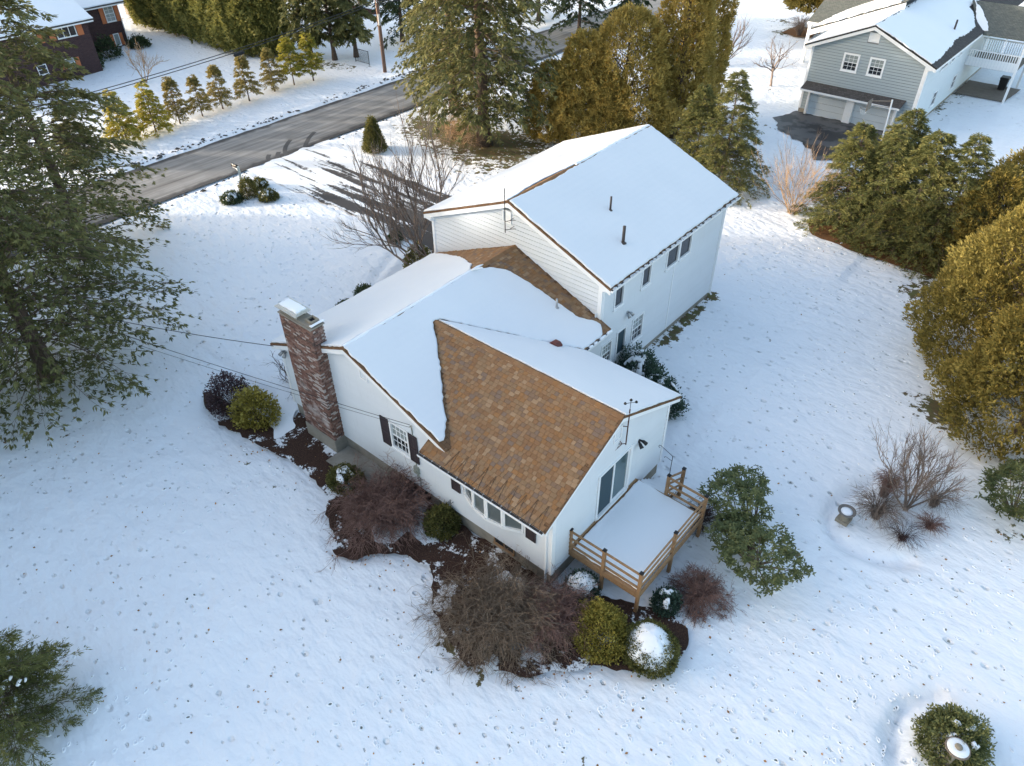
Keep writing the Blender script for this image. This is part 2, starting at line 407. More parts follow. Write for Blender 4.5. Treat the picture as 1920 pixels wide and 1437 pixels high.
def clear_glass():
    t = NT('clear_glass'); g = t.n('ShaderNodeBsdfGlossy'); g.inputs['Roughness'].default_value = .02; g.inputs['Color'].default_value = (.8, .9, 1, 1)
    tr = t.n('ShaderNodeBsdfTransparent'); tr.inputs['Color'].default_value = (.80, .88, .88, 1)
    fr = t.n('ShaderNodeFresnel'); fr.inputs['IOR'].default_value = 1.6
    mx = t.n('ShaderNodeMixShader'); t.l(fr.outputs[0], mx.inputs[0]); t.l(tr.outputs[0], mx.inputs[1]); t.l(g.outputs[0], mx.inputs[2])
    t.l(mx.outputs[0], t.t.nodes['Material Output'].inputs['Surface']); return t.m
M['clear'] = clear_glass()
def brickwall():
    t = NT('dark_brick'); c = t.n('ShaderNodeTexCoord'); sx = t.n('ShaderNodeSeparateXYZ'); t.l(c.outputs['Object'], sx.inputs[0])
    cb = t.n('ShaderNodeCombineXYZ'); t.l(t.math('ADD', sx.outputs[0], sx.outputs[1]), cb.inputs[0]); t.l(sx.outputs[2], cb.inputs[1])
    b = t.n('ShaderNodeTexBrick'); t.l(cb.outputs[0], b.inputs['Vector']); b.inputs['Scale'].default_value = 1
    b.inputs['Brick Width'].default_value = .2; b.inputs['Row Height'].default_value = .07; b.inputs['Mortar Size'].default_value = .006
    b.inputs['Color1'].default_value = (.045, .024, .026, 1); b.inputs['Color2'].default_value = (.070, .036, .036, 1); b.inputs['Mortar'].default_value = (.10, .085, .085, 1)
    return t.done(b.outputs[0], .9, t.bump(b.outputs['Fac'], -.4, .01), .2)
M['dark_brick'] = brickwall()
F_HEM = foliage('cedar_foliage', (.026, .030, .012), (.078, .080, .030), (.160, .145, .055), 1.2, 1.9)
F_OLV = foliage('olive_foliage', (.040, .034, .010), (.105, .086, .022), (.20, .155, .040), 2.4)
F_HEDGE = foliage('hedge_foliage', (.035, .040, .012), (.095, .098, .028), (.17, .155, .048), .6)
F_ARB = foliage('arborvitae_foliage', (.045, .036, .010), (.120, .092, .024), (.22, .160, .045), .9, 2.6)
F_SPR = foliage('spruce_foliage', (.030, .036, .014), (.082, .088, .030), (.175, .155, .050), 1.2, 1.7)
F_YEL = foliage('young_conifer_foliage', (.055, .060, .012), (.17, .155, .026), (.32, .255, .040), 1.6, 2.0)
F_BRZ = foliage('bronze_conifer_foliage', (.060, .054, .018), (.135, .112, .036), (.24, .18, .055), 1.6, 2.0)
F_DRK = foliage('dark_yew_foliage', (.010, .018, .010), (.026, .040, .018), (.060, .070, .028))
F_BOX = foliage('boxwood_foliage', (.022, .026, .008), (.062, .064, .020), (.125, .110, .034), 2.5)
F_YBX = foliage('yellow_shrub_foliage', (.045, .038, .008), (.125, .105, .020), (.23, .19, .045), 2.5)
F_RHO = foliage('rhododendron_leaf', (.020, .030, .014), (.058, .070, .028), (.130, .130, .050), 2)
F_HOL = foliage('holly_leaf', (.008, .018, .014), (.022, .042, .030), (.055, .080, .055), 2)
T_RED = twig('red_brown_twigs', (.090, .050, .042), (.20, .125, .105))
T_BRN = twig('brown_twigs', (.085, .060, .042), (.20, .150, .110))
T_TAN = twig('tan_twigs', (.20, .130, .078), (.36, .255, .16))
T_GRY = twig('grey_twigs', (.085, .066, .056), (.19, .150, .125))
T_DRK = twig('dark_twigs', (.028, .018, .018), (.080, .052, .048))
M['leaf'] = twig('fallen_leaf', (.12, .055, .022), (.30, .155, .06))

# ------------------------------------------------------------------ ground
_vn = {}
def vnoise(x, y, s, seed=0):
    """smooth value noise of cell size s metres"""
    if seed not in _vn: _vn[seed] = np.random.default_rng(100+seed).random((257, 257))*2-1
    T = _vn[seed]; u = x/s; v = y/s; i = np.floor(u).astype(int); j = np.floor(v).astype(int)
    a = u-i; b = v-j; a = a*a*(3-2*a); b = b*b*(3-2*b); i %= 256; j %= 256
    return (T[i, j]*(1-a)+T[i+1, j]*a)*(1-b)+(T[i, j+1]*(1-a)+T[i+1, j+1]*a)*b
def polyline_dist(x, y, pts):
    d = np.full(x.shape, 1e9)
    for (ax, ay), (bx, by) in zip(pts[:-1], pts[1:]):
        ux, uy = bx-ax, by-ay; L = ux*ux+uy*uy+1e-9
        t = np.clip(((x-ax)*ux+(y-ay)*uy)/L, 0, 1); d = np.minimum(d, np.hypot(x-ax-t*ux, y-ay-t*uy))
    return d
def px(*pts): return [tuple(G(a, b)[:2]) for a, b in pts]
def smooth_line(pts, n=6):
    pts = np.array(pts, float); out = []
    for i in range(len(pts)-1):
        p0 = pts[max(i-1, 0)]; p1 = pts[i]; p2 = pts[i+1]; p3 = pts[min(i+2, len(pts)-1)]
        for k in range(n):
            t = k/n; out.append(.5*((2*p1)+(-p0+p2)*t+(2*p0-5*p1+4*p2-p3)*t*t+(-p0+3*p1-3*p2+p3)*t**3))
    out.append(pts[-1]); return [tuple(q) for q in out]
BED_OUT = smooth_line(px((385, 738), (395, 775), (430, 808), (482, 838), (545, 868), (590, 905), (612, 950), (618, 1000), (630, 1034), (665, 1046), (705, 1042), (748, 1040), (788, 1060), (812, 1090), (815, 1140), (840, 1210), (905, 1262), (985, 1270), (1060, 1256), (1120, 1248), (1175, 1262), (1235, 1258), (1275, 1225), (1290, 1180)))
RINGS = [smooth_line(px((1640, 905), (1600, 922), (1566, 948), (1556, 975), (1566, 1003), (1600, 1028), (1650, 1048), (1705, 1054))),
         smooth_line(px((1768, 1306), (1738, 1311), (1708, 1326), (1692, 1352), (1686, 1395), (1694, 1437), (1710, 1475))),
         smooth_line(px((1700, 1318), (1680, 1345), (1668, 1385), (1672, 1437))),
         smooth_line(px((700, 530), (712, 508), (735, 482), (762, 462), (790, 448))), smooth_line(px((712, 532), (745, 505), (765, 480)))]
BARE = [(1735, 520, 1.5, .42), (1755, 565, 1.4, .5), (1700, 545, .9, .3), (1725, 590, .9, .3), (1750, 770, 1.1, .42), (1785, 790, 1.2, .42), (1725, 735, .9, .25),
        (850, 255, 3.0, .55), (800, 235, 2.5, .6), (930, 262, 2.6, .45), (980, 300, 4.0, .22), (880, 300, 3.5, .3), (1000, 270, 3.0, .3),
        (1000, 330, 4.0, .16), (830, 1180, .55, .45), (850, 1215, .5, .45), (900, 1255, .5, .45), (980, 1262, .5, .4), (810, 1120, .4, .35),
        (1332, 556, .5, .8), (1316, 572, .5, .7), (1300, 588, .5, .7), (1284, 602, .5, .65), (1268, 616, .5, .6), (1250, 631, .5, .5), (1232, 646, .5, .45),
        (60, 800, 2.5, .22), (1900, 1000, .8, .4), (1370, 90, 1.5, .1), (590, 120, 1.4, .5), (640, 125, 1.6, .55), (690, 128, 1.0, .3),
        (310, 45, 2.5, .5), (360, 60, 2.5, .5), (420, 85, 2.2, .5), (470, 100, 2.0, .5), (540, 112, 2.0, .45), (245, 38, 1.5, .4),
        (1480, 60, 1.8, .7), (1740, 205, 1.5, .6), (1770, 180, 1.6, .6), (1800, 155, 1.5, .6), (1720, 232, 1.2, .5), (1470, 40, 1.6, .5), (1425, 180, 2.0, .22), (1450, 230, 1.6, .25)]
def ground_height(X, Y):
    z = .06*vnoise(X, Y, 9, 1)+.035*vnoise(X, Y, 2.6, 2)+.026*vnoise(X*.8+Y*.6, (Y*.8-X*.6)*2.4, 1.1, 3)+.013*vnoise(X, Y, .5, 4)
    inroad = (np.abs(X+40.05) < 3.25); edge = np.abs(np.abs(X+40.05)-3.6)
    z = z+np.exp(-(edge/.6)**2)*(.05+.06*vnoise(X, Y, .55, 5))
    z = np.where(inroad, -.10, z)
    drv = (X > -37.2) & (X < -14) & (Y > 13.2) & (Y < 19.4); z = np.where(drv, -.06, z)
    z = z-.10*np.exp(-(polyline_dist(X, Y, BED_OUT)/.17)**2)
    for k, r in enumerate(RINGS): z = z-(.26 if k < 2 else .14)*np.exp(-(polyline_dist(X, Y, r)/.21)**2)
    return z
def axis(lo, dense, hi, step):
    a = np.arange(dense[0], dense[1]+1e-6, step)
    def out(start, sign, lim):
        o = []; d = step; p = start
        while abs(p) < lim:
            d = min(d*1.25, 2.0 if abs(p-start) < 110 else d*1.25); p = p+sign*d; o.append(p)
        return o
    return np.array(out(dense[0], -1, lo)[::-1]+list(a)+out(dense[1], 1, hi))
gx = axis(1500, (-24, 16), 1500, .22); gx = np.unique(np.concatenate([gx, np.arange(-46, -33.5, .4)])); gy = axis(1500, (-17, 32), 1500, .22)
X, Y = np.meshgrid(gx, gy, indexing='ij'); nx, ny = X.shape
Z = ground_height(X, Y)
Z = np.where(np.hypot(X, Y) > 200, 0, Z)
bare = np.zeros_like(X)
for bx_, by_, r_, s_ in BARE:
    c = G(bx_, by_); bare += s_*1.25*np.exp(-((X-c[0])**2+(Y-c[1])**2)/r_**2)
bare = np.clip(bare, 0, 1)
idx = np.arange(nx*ny).reshape(nx, ny)
F = np.stack([idx[:-1, :-1], idx[1:, :-1], idx[1:, 1:], idx[:-1, 1:]], -1).reshape(-1, 4)
gm = mesh_arrays('ground', np.stack([X, Y, Z], -1).reshape(-1, 3), F, M['snow'], smooth=True)
at = gm.attributes.new('bare', 'FLOAT', 'POINT'); at.data.foreach_set('value', bare.ravel().astype(np.float32))
tag(link('ground', gm), 'snow-covered lawns with footprints and bare patches', kind='structure')
def gz_many(P):
    P = np.asarray(P, float); return ground_height(P[:, 0].copy(), P[:, 1].copy())
def gz(x, y): return float(ground_height(np.array([[x]]), np.array([[y]]))[0, 0])

# road and driveways
def strip(name, x0, x1, y0, y1, z, mat, dx=.5, dy=1.0, wob=.12, seed=9):
    n = max(2, int((y1-y0)/dy)); ys = np.linspace(y0, y1, n); k = max(2, int((x1-x0)/dx)); V = []
    for y in ys:
        a = x0+wob*float(vnoise(np.array([y]), np.array([0.]), 1.1, seed)[0]); b = x1+wob*float(vnoise(np.array([y]), np.array([5.]), 1.1, seed)[0])
        for q in range(k): V.append((a+(b-a)*q/(k-1), y, z))
    id_ = np.arange(n*k).reshape(n, k)
    F = np.stack([id_[:-1, :-1], id_[:-1, 1:], id_[1:, 1:], id_[1:, :-1]], -1).reshape(-1, 4)
    return link(name, mesh_arrays(name, V, F, mat))
road = tag(strip('road', -43.1, -36.95, -160, 260, .0, M['road']), kind='structure', label='grey asphalt residential road with dried salt streaks')
mt = plain('damp_tyre_mark', (.075, .072, .070), .7, .2, 3)
for k, (a, b, c_) in enumerate([((505, 290), (497, 300), (514, 303)), ((523, 285), (514, 298), (535, 298)), ((545, 262), (523, 285), (545, 297)), ((590, 248), (572, 262), (570, 286))]):
    p = [G(*q, .006) for q in (a, b, c_)]; mb = MB()
    pts = [np.array(p[0])*(1-t)**2+2*np.array(p[1])*t*(1-t)+np.array(p[2])*t*t for t in np.linspace(0, 1, 9)]
    tg = nrm(np.gradient(np.array(pts), axis=0)); w = .32
    L = [q+np.array([-t[1], t[0], 0])*w/2 for q, t in zip(pts, tg)]; R_ = [q-np.array([-t[1], t[0], 0])*w/2 for q, t in zip(pts, tg)]
    for i in range(8): mb.poly([L[i], R_[i], R_[i+1], L[i+1]])
    mb.build('tyre_mark', mt, road)
def sheet(name, poly, z, mat, wob=.15, step=.25, seed=3, bare_c=None, label=None):
    """flat sheet with a ragged outline"""
    P = np.array(poly, float); out = []
    for i in range(len(P)):
        a, b = P[i], P[(i+1) % len(P)]; n = max(1, int(np.linalg.norm(b-a)/step)); t_ = (b-a)/max(1e-6, np.linalg.norm(b-a)); nn = np.array([-t_[1], t_[0]])
        for k in range(n):
            q = a+(b-a)*k/n; w = wob*(float(vnoise(q[:1], q[1:], .9, seed)[0])*.7+float(vnoise(q[:1], q[1:], .28, seed+1)[0])*.5); out.append(q+nn*w)
    mb = MB(); mb.poly([(q[0], q[1], z) for q in out]); me = mb.mesh(name, mat)
    if me.polygons[0].normal.z < 0: me.flip_normals()
    o = link(name, me); return tag(o, label, kind='structure')
sheet('driveway', [(-36.9, 13.3), (-30, 13.45), (-22, 13.5), (-14.1, 13.4), (-14.1, 19.2), (-22, 19.1), (-31, 19.4), (-36.9, 20.4)], .012, M['drive'], .25, .3, 21, label='driveway with melted tyre tracks leading to the white house')
wd = sheet('driveway', [(-12.3, 47.5), (-3.9, 47.5), (-3.6, 45.3), (-4.6, 43.5), (-5.3, 40.6), (-7.2, 39.2), (-9.2, 41.6), (-11.4, 42.6), (-12.9, 44.9)], .075, M['wet_drive'], .35, .3, 31, label='wet dark driveway in front of the grey garage')
# planting beds
bed = [p for p in BED_OUT]+px((1230, 1140), (1195, 1140))+[(0.1, -.02), (-13.4, -.02), (-13.4, -.9)]
sheet('mulch_bed', bed, .085, M['mulch'], .20, .14, 41, label='dark mulch bed along the chimney wall of the white house')
sheet('snow_patch', px((684, 968), (700, 935), (735, 915), (775, 922), (800, 950), (795, 985), (812, 1020), (795, 1028), (765, 1000), (740, 1022), (705, 1018)), .10, M['roof_snow'], .16, .12, 43, label='patch of snow left inside the weeping shrub nearer the chimney')
sheet('snow_patch', px((918, 1088), (945, 1075), (978, 1095), (968, 1130), (955, 1190), (985, 1222), (960, 1228), (938, 1180), (925, 1130)), .10, M['roof_snow'], .14, .12, 45, label='patch of snow left inside the largest weeping shrub')
sheet('snow_patch', px((540, 700), (560, 760), (552, 805), (520, 825), (505, 800), (520, 745)), .10, M['roof_snow'], .14, .12, 47, label='ragged snow at the chimney end of the mulch bed')
sheet('pine_straw_bed', px((1512, 415), (1522, 442), (1600, 474), (1680, 500), (1735, 518), (1768, 528), (1800, 490), (1700, 440), (1600, 400)), .07, M['straw'], .12, .2, 51, label='brown pine straw bed under the spruce screen')
sheet('mulch_bed', px((1466, 62), (1490, 70), (1522, 73), (1530, 60), (1500, 48)), .07, M['straw'], .15, .25, 52, label='reddish mulch bed under the wide cedar by the grey house')
sheet('patio', [(-3.85, 59.6), (-.1, 59.6), (.2, 63.9), (-3.85, 63.9)], .08, plain('patio_paving', (.20, .17, .14), .9, .3, 3, .3), .08, .3, 53, label='paved patio under the grey house porch')

# ------------------------------------------------------------------ building helpers
def clapboards(wall, o, u, n, span, z0, z1, course, mat, openings=(), th=.06):
    """lapped boards, one object each, cut at the openings (s0, s1, z0, z1)"""
    o, u, n = map(lambda q: np.array(q, float), (o, u, n)); org = origin_of(wall); Zv = np.array([0, 0, 1.0])
    k = 0; z = z0
    while z < z1-.02:
        zt = min(z+course, z1); (a0, a1), (b0, b1) = span(z), span(zt)
        zm = (z+zt)/2; cuts = sorted((q[0], q[1]) for q in openings if q[2] < zm < q[3])
        segs = []; s = -1e9
        for c0, c1 in cuts: segs.append((s, c0)); s = c1
        segs.append((s, 1e9))
        for s0, s1 in segs:
            x0b, x1b = max(a0, s0), min(a1, s1); x0t, x1t = max(b0, s0), min(b1, s1)
            if x1b-x0b < .05: continue
            if x1t < x0t: x0t = x1t = (x0t+x1t)/2
            P = lambda s_, zz, d: o+u*s_+Zv*zz+n*d-org
            lap = .0
            pts = [P(x0b, z-lap, th), P(x1b, z-lap, th), P(x1b, z-lap, 0), P(x0b, z-lap, 0), P(x0t, zt-.034, th*.55), P(x1t, zt-.034, th*.55), P(x1t, zt-.034, 0), P(x0t, zt-.034, 0)]
            if np.dot(np.cross(u, Zv), n) < 0: pts = [pts[i] for i in (1, 0, 3, 2, 5, 4, 7, 6)]
            mb = MB(); mb.hexa(pts); link('clapboard', mb.mesh('clapboard', mat), wall)
        z = zt
def window(parent, o, u, n, s0, s1, z0, z1, cols=1, rows=2, trim=.09, pane='glass', munt=(0, 0), upper=None, name='window', sill=True):
    w = MB(); t = trim
    w.obox(o, u, n, s0-t, s1+t, z1, z1+t, 0, .085); w.obox(o, u, n, s0-t, s1+t, z0-t, z0, 0, .085)
    w.obox(o, u, n, s0-t, s0, z0, z1, 0, .082); w.obox(o, u, n, s1, s1+t, z0, z1, 0, .082)
    if sill: w.obox(o, u, n, s0-t-.03, s1+t+.03, z0-t-.035, z0-t, 0, .12)
    zm = (z0+z1)/2
    if rows == 2: w.obox(o, u, n, s0, s1, zm-.025, zm+.025, .009, .036)
    for c in range(1, cols):
        s = s0+(s1-s0)*c/cols; w.obox(o, u, n, s-.03, s+.03, z0, z1, .009, .045)
    f = w.build(name, M['trim'], parent)
    mb = MB(); mb.obox(o, u, n, s0, s1, z0, zm if upper else z1, .002, .008); mb.build('pane', M[pane], f)
    if upper: mb = MB(); mb.obox(o, u, n, s0, s1, zm, z1, .002, .008); mb.build('pane', M[upper], f)
    if munt[0]:
        mb = MB(); cx, rz = munt
        for c in range(1, cx): s = s0+(s1-s0)*c/cx; mb.obox(o, u, n, s-.011, s+.011, z0, z1, .0085, .022)
        for r in range(1, rz):
            z = z0+(z1-z0)*r/rz
            if abs(z-zm) > .03: mb.obox(o, u, n, s0, s1, z-.011, z+.011, .0085, .0215)
        mb.build('muntins', M['trim'], f)
    return f
def shutter(parent, o, u, n, s0, s1, z0, z1, mat='shutter'):
    mb = MB(); mb.obox(o, u, n, s0, s1, z0, z1, .055, .08)
    t = .045; zm = (z0+z1)/2
    for a, b, c, d in ((s0, s0+t, z0, z1), (s1-t, s1, z0, z1)): mb.obox(o, u, n, a, b, c, d, .08, .10)
    for c, d in ((z0, z0+t), (z1-t, z1), (zm-.03, zm+.03)): mb.obox(o, u, n, s0+t, s1-t, c, d, .08, .099)
    k = int((z1-z0)/.06)
    for i in range(k):
        z = z0+t+(z1-z0-2*t)*(i+.5)/k; mb.obox(o, u, n, s0+t, s1-t, z-.006, z+.014, .08, .09)
    return mb.build('shutter', M[mat], parent)
def slab(parent, name, xy, zf, th, mat):
    mb = MB(); mb.prism([(x, y, zf(x, y)) for x, y in xy], (0, 0, -th)); return mb.build(name, mat, parent)
def snow_layer(parent, xy, zf, th=.07, rag=(), step=.22, amp=.05, seed=0, lift=.0, name='snow', mat='roof_snow'):
    """snow lying on a roof plane; outline edges listed in rag are ragged"""
    P = [np.array(p, float) for p in xy]; n = len(P); out = []
    area = sum(P[i][0]*P[(i+1) % n][1]-P[(i+1) % n][0]*P[i][1] for i in range(n))
    if area < 0: P = P[::-1]
    for i in range(n):
        a, b = P[i], P[(i+1) % n]; L = np.linalg.norm(b-a); k = max(1, int(L/step)); t_ = (b-a)/max(L, 1e-6); nn = np.array([-t_[1], t_[0]])
        for q in range(k):
            c = a+(b-a)*q/k; w = amp*(.8*float(vnoise(c[:1], c[1:], .5, seed)[0])+.9*float(vnoise(c[:1], c[1:], .12, seed+1)[0])) if q else 0
            out.append(c+nn*w)
    O = np.array(out); nx_ = np.roll(O, -1, 0)-np.roll(O, 1, 0); nx_ = nrm(nx_); inn = np.stack([-nx_[:, 1], nx_[:, 0]], 1)
    rings = [(O, lift), (O-inn*.008, lift+th*.5), (O+inn*.012, lift+th*.88), (O+inn*.034, lift+th)]
    mb = MB(); m_ = len(O); V = []
    for R_, h in rings: V += [(x, y, zf(x, y)+h) for x, y in R_]
    fs = []
    for r in range(3):
        for i in range(m_):
            j = (i+1) % m_; fs.append((r*m_+i, r*m_+j, (r+1)*m_+j, (r+1)*m_+i))
    fs.append(tuple(range(3*m_, 4*m_))); mb.faces(V, fs)
    return mb.build(name, M[mat], parent)

# ------------------------------------------------------------------ the white split-level house
H = thing('split_level_house', (0, 0, 0), 'white split-level house with brown shingle roof, brick chimney and snow', 'house')
XM, ZM, SL, SR = -8.958, 5.754, .428, .406            # main ridge and its two slopes
YR, ZR, WL, WR = 3.266, 5.409, .4895, .4496           # wing ridge and its two slopes
XB, ZB, SB = -9.2, 7.714, .409                        # back block ridge
W_ = 6.697; XW = -4.6; YD = 8.987; YE = 19.1; XL = -13.5; XBL = -13.85
f_ml = lambda x, y: ZM-SL*(XM-x)
f_mr = lambda x, y: ZM-SR*(x-XM)
f_wl = lambda x, y: ZR-WL*(YR-y)
f_wr = lambda x, y: ZR-WR*(y-YR)
f_bl = lambda x, y: ZB-SB*(XB-x)
f_br = lambda x, y: ZB-SB*(x-XB)
U, N_S, V_, N_E = (1, 0, 0), (0, -1, 0), (0, 1, 0), (1, 0, 0)
# chimney wall
def sp_front(z):
    a = max(XL, XM-(ZM-z)/SL+.02); b = 0 if z < 3.55 else XM+(ZM-z)/SR-.02
    return (a, b)
mb = MB()
mb.prism([(XL, .16, .7), (-3.72, .16, .7), (-3.72, .16, 3.62), (-4.2, .16, 3.79), (XM, .16, 5.68), (XL, .16, 3.76)], (0, -.16, 0))
mb.prism([(-3.72, .16, .7), (-1.12, .16, .7), (-1.12, .16, 1.9), (-3.72, .16, 1.9)], (0, -.16, 0))
mb.prism([(-1.12, .16, .7), (-.16, .16, .7), (-.16, .16, 3.72), (-1.12, .16, 3.72)], (0, -.16, 0))
mb.prism([(-3.72, .16, 3.4), (-1.12, .16, 3.4), (-1.12, .16, 3.72), (-3.72, .16, 3.72)], (0, -.16, 0))
w1 = mb.build('wall', M['core'], H)
clapboards(w1, (0, 0, 0), U, N_S, sp_front, .7, 5.62, .2, M['siding'], [(-7.25, -6.3, 2.02, 3.28), (-3.75, -1.09, 1.82, 3.6), (-12.1, -10.29, .3, 9)])
window(H, (0, 0, 0), U, N_S, -7.19, -6.38, 2.06, 3.20, 1, 2, .08, 'glass', (4, 4), 'glass_pale')
shutter(H, (0, 0, 0), U, N_S, -7.73, -7.31, 1.95, 3.25); shutter(H, (0, 0, 0), U, N_S, -6.27, -5.85, 1.95, 3.25)
shutter(H, (0, 0, 0), U, N_S, -4.27, -3.87, 1.85, 3.35); shutter(H, (0, 0, 0), U, N_S, -.98, -.58, 1.85, 3.35)
# bow window with four lights
bx = [(-3.71, .0), (-3.07, -.27), (-2.42, -.36), (-1.77, -.27), (-1.13, .0)]
bw = MB()
for (x0, y0), (x1, y1) in zip(bx[:-1], bx[1:]):
    d = np.array([x1-x0, y1-y0, 0.0]); L = np.linalg.norm(d); u = d/L; n = np.array([u[1], -u[0], 0]); o = np.array([x0, y0, 0])
    for a, b in ((0, .07), (L-.07, L)): bw.obox(o, u, n, a, b, 1.98, 3.32, -.05, .035)
    bw.obox(o, u, n, 0, L, 1.86, 1.98, -.05, .06); bw.obox(o, u, n, 0, L, 3.32, 3.42, -.05, .04)
bw.prism([(x, y, 1.90) for x, y in bx]+[(-1.13, .62, 1.90), (-3.71, .62, 1.90)], (0, 0, .05))
bw.prism([(x, y, 3.36) for x, y in bx]+[(-1.13, .1, 3.36), (-3.71, .1, 3.36)], (0, 0, .05))
bow = bw.build('bow_window', M['trim'], H)
for (x0, y0), (x1, y1) in zip(bx[:-1], bx[1:]):
    d = np.array([x1-x0, y1-y0, 0.0]); L = np.linalg.norm(d); u = d/L; n = np.array([u[1], -u[0], 0])
    g = MB(); g.obox((x0, y0, 0), u, n, .07, L-.07, 1.98, 3.32, -.012, -.006); g.build('pane', M['glass_grey'], bow)
g = MB(); g.box(-3.71, -1.13, 1.1, 1.15, 1.0, 3.4); g.box(-3.76, -3.71, .16, 1.1, 1.0, 3.4); g.box(-1.13, -1.08, .16, 1.1, 1.0, 3.4); g.box(-3.71, -1.13, .3, 1.1, 1.0, 1.05); g.build('room_lining', M['room'], bow)
for x0, x1 in ((-3.2, -2.75), (-1.62, -1.2)):
    g = MB()
    for k in range(7):
        a = x0+(x1-x0)*k/7; g.box(a, a+(x1-x0)/9, .12+.03*(k % 2), .16+.03*(k % 2), 1.96, 3.35)
    g.build('curtain', M['curtain'], bow)
# gable wall with the sliding door
def sp_gable(z): return (max(0, YR-(ZR-z)/WL+.02), min(W_, YR+(ZR-z)/WR-.02))
mb = MB(); mb.prism([(-.16, 0, .7), (-.16, W_, .7), (-.16, W_, 3.80), (-.16, YR, 5.34), (-.16, 0, 3.74)], (.16, 0, 0))
w2 = mb.build('wall', M['core'], H)
clapboards(w2, (0, 0, 0), V_, N_E, sp_gable, .7, 5.3, .2, M['siding'], [(2.36, 4.32, 1.2, 3.3)])
sl = MB(); o0 = (0, 0, 0)
S0, S1, SZ0, SZ1 = 2.413, 4.256, 1.236, 3.266
sl.obox(o0, V_, N_E, S0-.06, S0+.03, SZ0-.06, SZ1+.08, 0, .09); sl.obox(o0, V_, N_E, S1-.03, S1+.1, SZ0-.06, SZ1+.08, 0, .09)
sl.obox(o0, V_, N_E, S0+.03, S1-.03, SZ1, SZ1+.08, 0, .09); sl.obox(o0, V_, N_E, S0+.03, S1-.03, SZ0-.06, SZ0+.04, 0, .12)
sm = (S0+S1)/2-.02; sl.obox(o0, V_, N_E, sm-.03, sm+.05, SZ0+.04, SZ1, .005, .045)
sl.obox(o0, V_, N_E, sm+.05, S1-.03, SZ1-.05, SZ1, .005, .03); sl.obox(o0, V_, N_E, sm+.05, S1-.03, SZ0+.04, SZ0+.09, .005, .03)
sl.obox(o0, V_, N_E, S1-.08, S1-.03, SZ0+.09, SZ1-.05, .005, .03)
sdoor = sl.build('sliding_door', M['trim'], H)
g = MB(); g.obox(o0, V_, N_E, sm+.05, S1-.08, SZ0+.09, SZ1-.05, .003, .010); g.build('pane', M['glass_teal'], sdoor)
g = MB(); g.obox(o0, V_, N_E, S0+.03, sm-.03, SZ0+.04, SZ1, .014, .020); g.build('screen_panel', M['screen'], sdoor)
# other walls (back block, main block sides, wing rear)
mb = MB(); mb.prism([(XBL, YD+.16, 1.0), (XW, YD+.16, 1.0), (XW, YD+.16, 5.80), (XB, YD+.16, 7.65), (XBL, YD+.16, 5.80)], (0, -.16, 0)); w3 = mb.build('wall', M['core'], H)
def sp_bg(z): return (max(XBL, XB-(ZB-z)/SB+.02), min(XW, XB+(ZB-z)/SB-.02))
clapboards(w3, (0, YD, 0), U, N_S, sp_bg, 3.3, 7.6, .2, M['siding'], [(-9.62, -9.12, 6.62, 7.22)])
mb = MB(); mb.box(XW-.16, XW, YD+.16, YE, .33, 5.78); w4 = mb.build('wall', M['core'], H)
RW = [(9.28, 9.92, 1.35, 2.36, (4, 4), 'glass_pale'), (11.62, 12.40, 1.30, 2.46, (3, 4), 'glass_pale')]
UPW = [(9.95, 10.52), (12.0, 12.60), (13.98, 14.92), (15.08, 16.02)]
ops = [(a-.06, b+.06, c-.06, d+.06) for a, b, c, d, _, _ in RW]+[(a-.06, b+.06, 3.9, 4.94) for a, b in UPW]+[(10.36, 11.06, .3, 2.5)]
clapboards(w4, (XW, 0, 0), V_, N_E, lambda z: (YD, YE), .33, 5.62, .2, M['siding'], ops)
for a, b, c, d, mu, pn in RW: window(H, (XW, 0, 0), V_, N_E, a, b, c, d, 1, 2, .08, 'glass', mu, pn)
for a, b in UPW: window(H, (XW, 0, 0), V_, N_E, a, b, 3.96, 4.88, 1, 1, .075, 'glass')
mb = MB()
mb.obox((XW, 0, 0), V_, N_E, 10.34, 10.42, .4, 2.46, 0, .085); mb.obox((XW, 0, 0), V_, N_E, 11.0, 11.08, .4, 2.46, 0, .085); mb.obox((XW, 0, 0), V_, N_E, 10.34, 11.08, 2.46, 2.54, 0, .085)
mb.obox((XW, 0, 0), V_, N_E, 10.42, 11.0, .4, 1.25, .005, .03)
bd = mb.build('back_door', M['trim'], H)
g = MB(); g.obox((XW, 0, 0), V_, N_E, 10.42, 11.0, 1.25, 2.46, .005, .02); g.build('screen_panel', M['screen'], bd)
mb = MB(); mb.box(-4.56, -4.44, W_, YD-.002, .4, 3.75); mb.build('wall', M['siding'], H)
mb = MB(); mb.box(XL, XL+.12, .16, YD-.01, .5, 3.7); mb.build('wall', M['siding'], H)
mb = MB(); mb.box(XBL, XBL+.12, YD+.16, YE, .4, 5.7); mb.build('wall', M['siding'], H)
mb = MB(); mb.prism([(XBL, YE, .4), (XW-.16, YE, .4), (XW-.16, YE, 5.78), (XB, YE, 7.62), (XBL, YE, 5.78)], (0, -.14, 0)); mb.build('wall', M['siding'], H)
mb = MB(); mb.box(-4.44, -.16, W_-.14, W_, .7, 3.75); mb.build('wall', M['siding'], H)
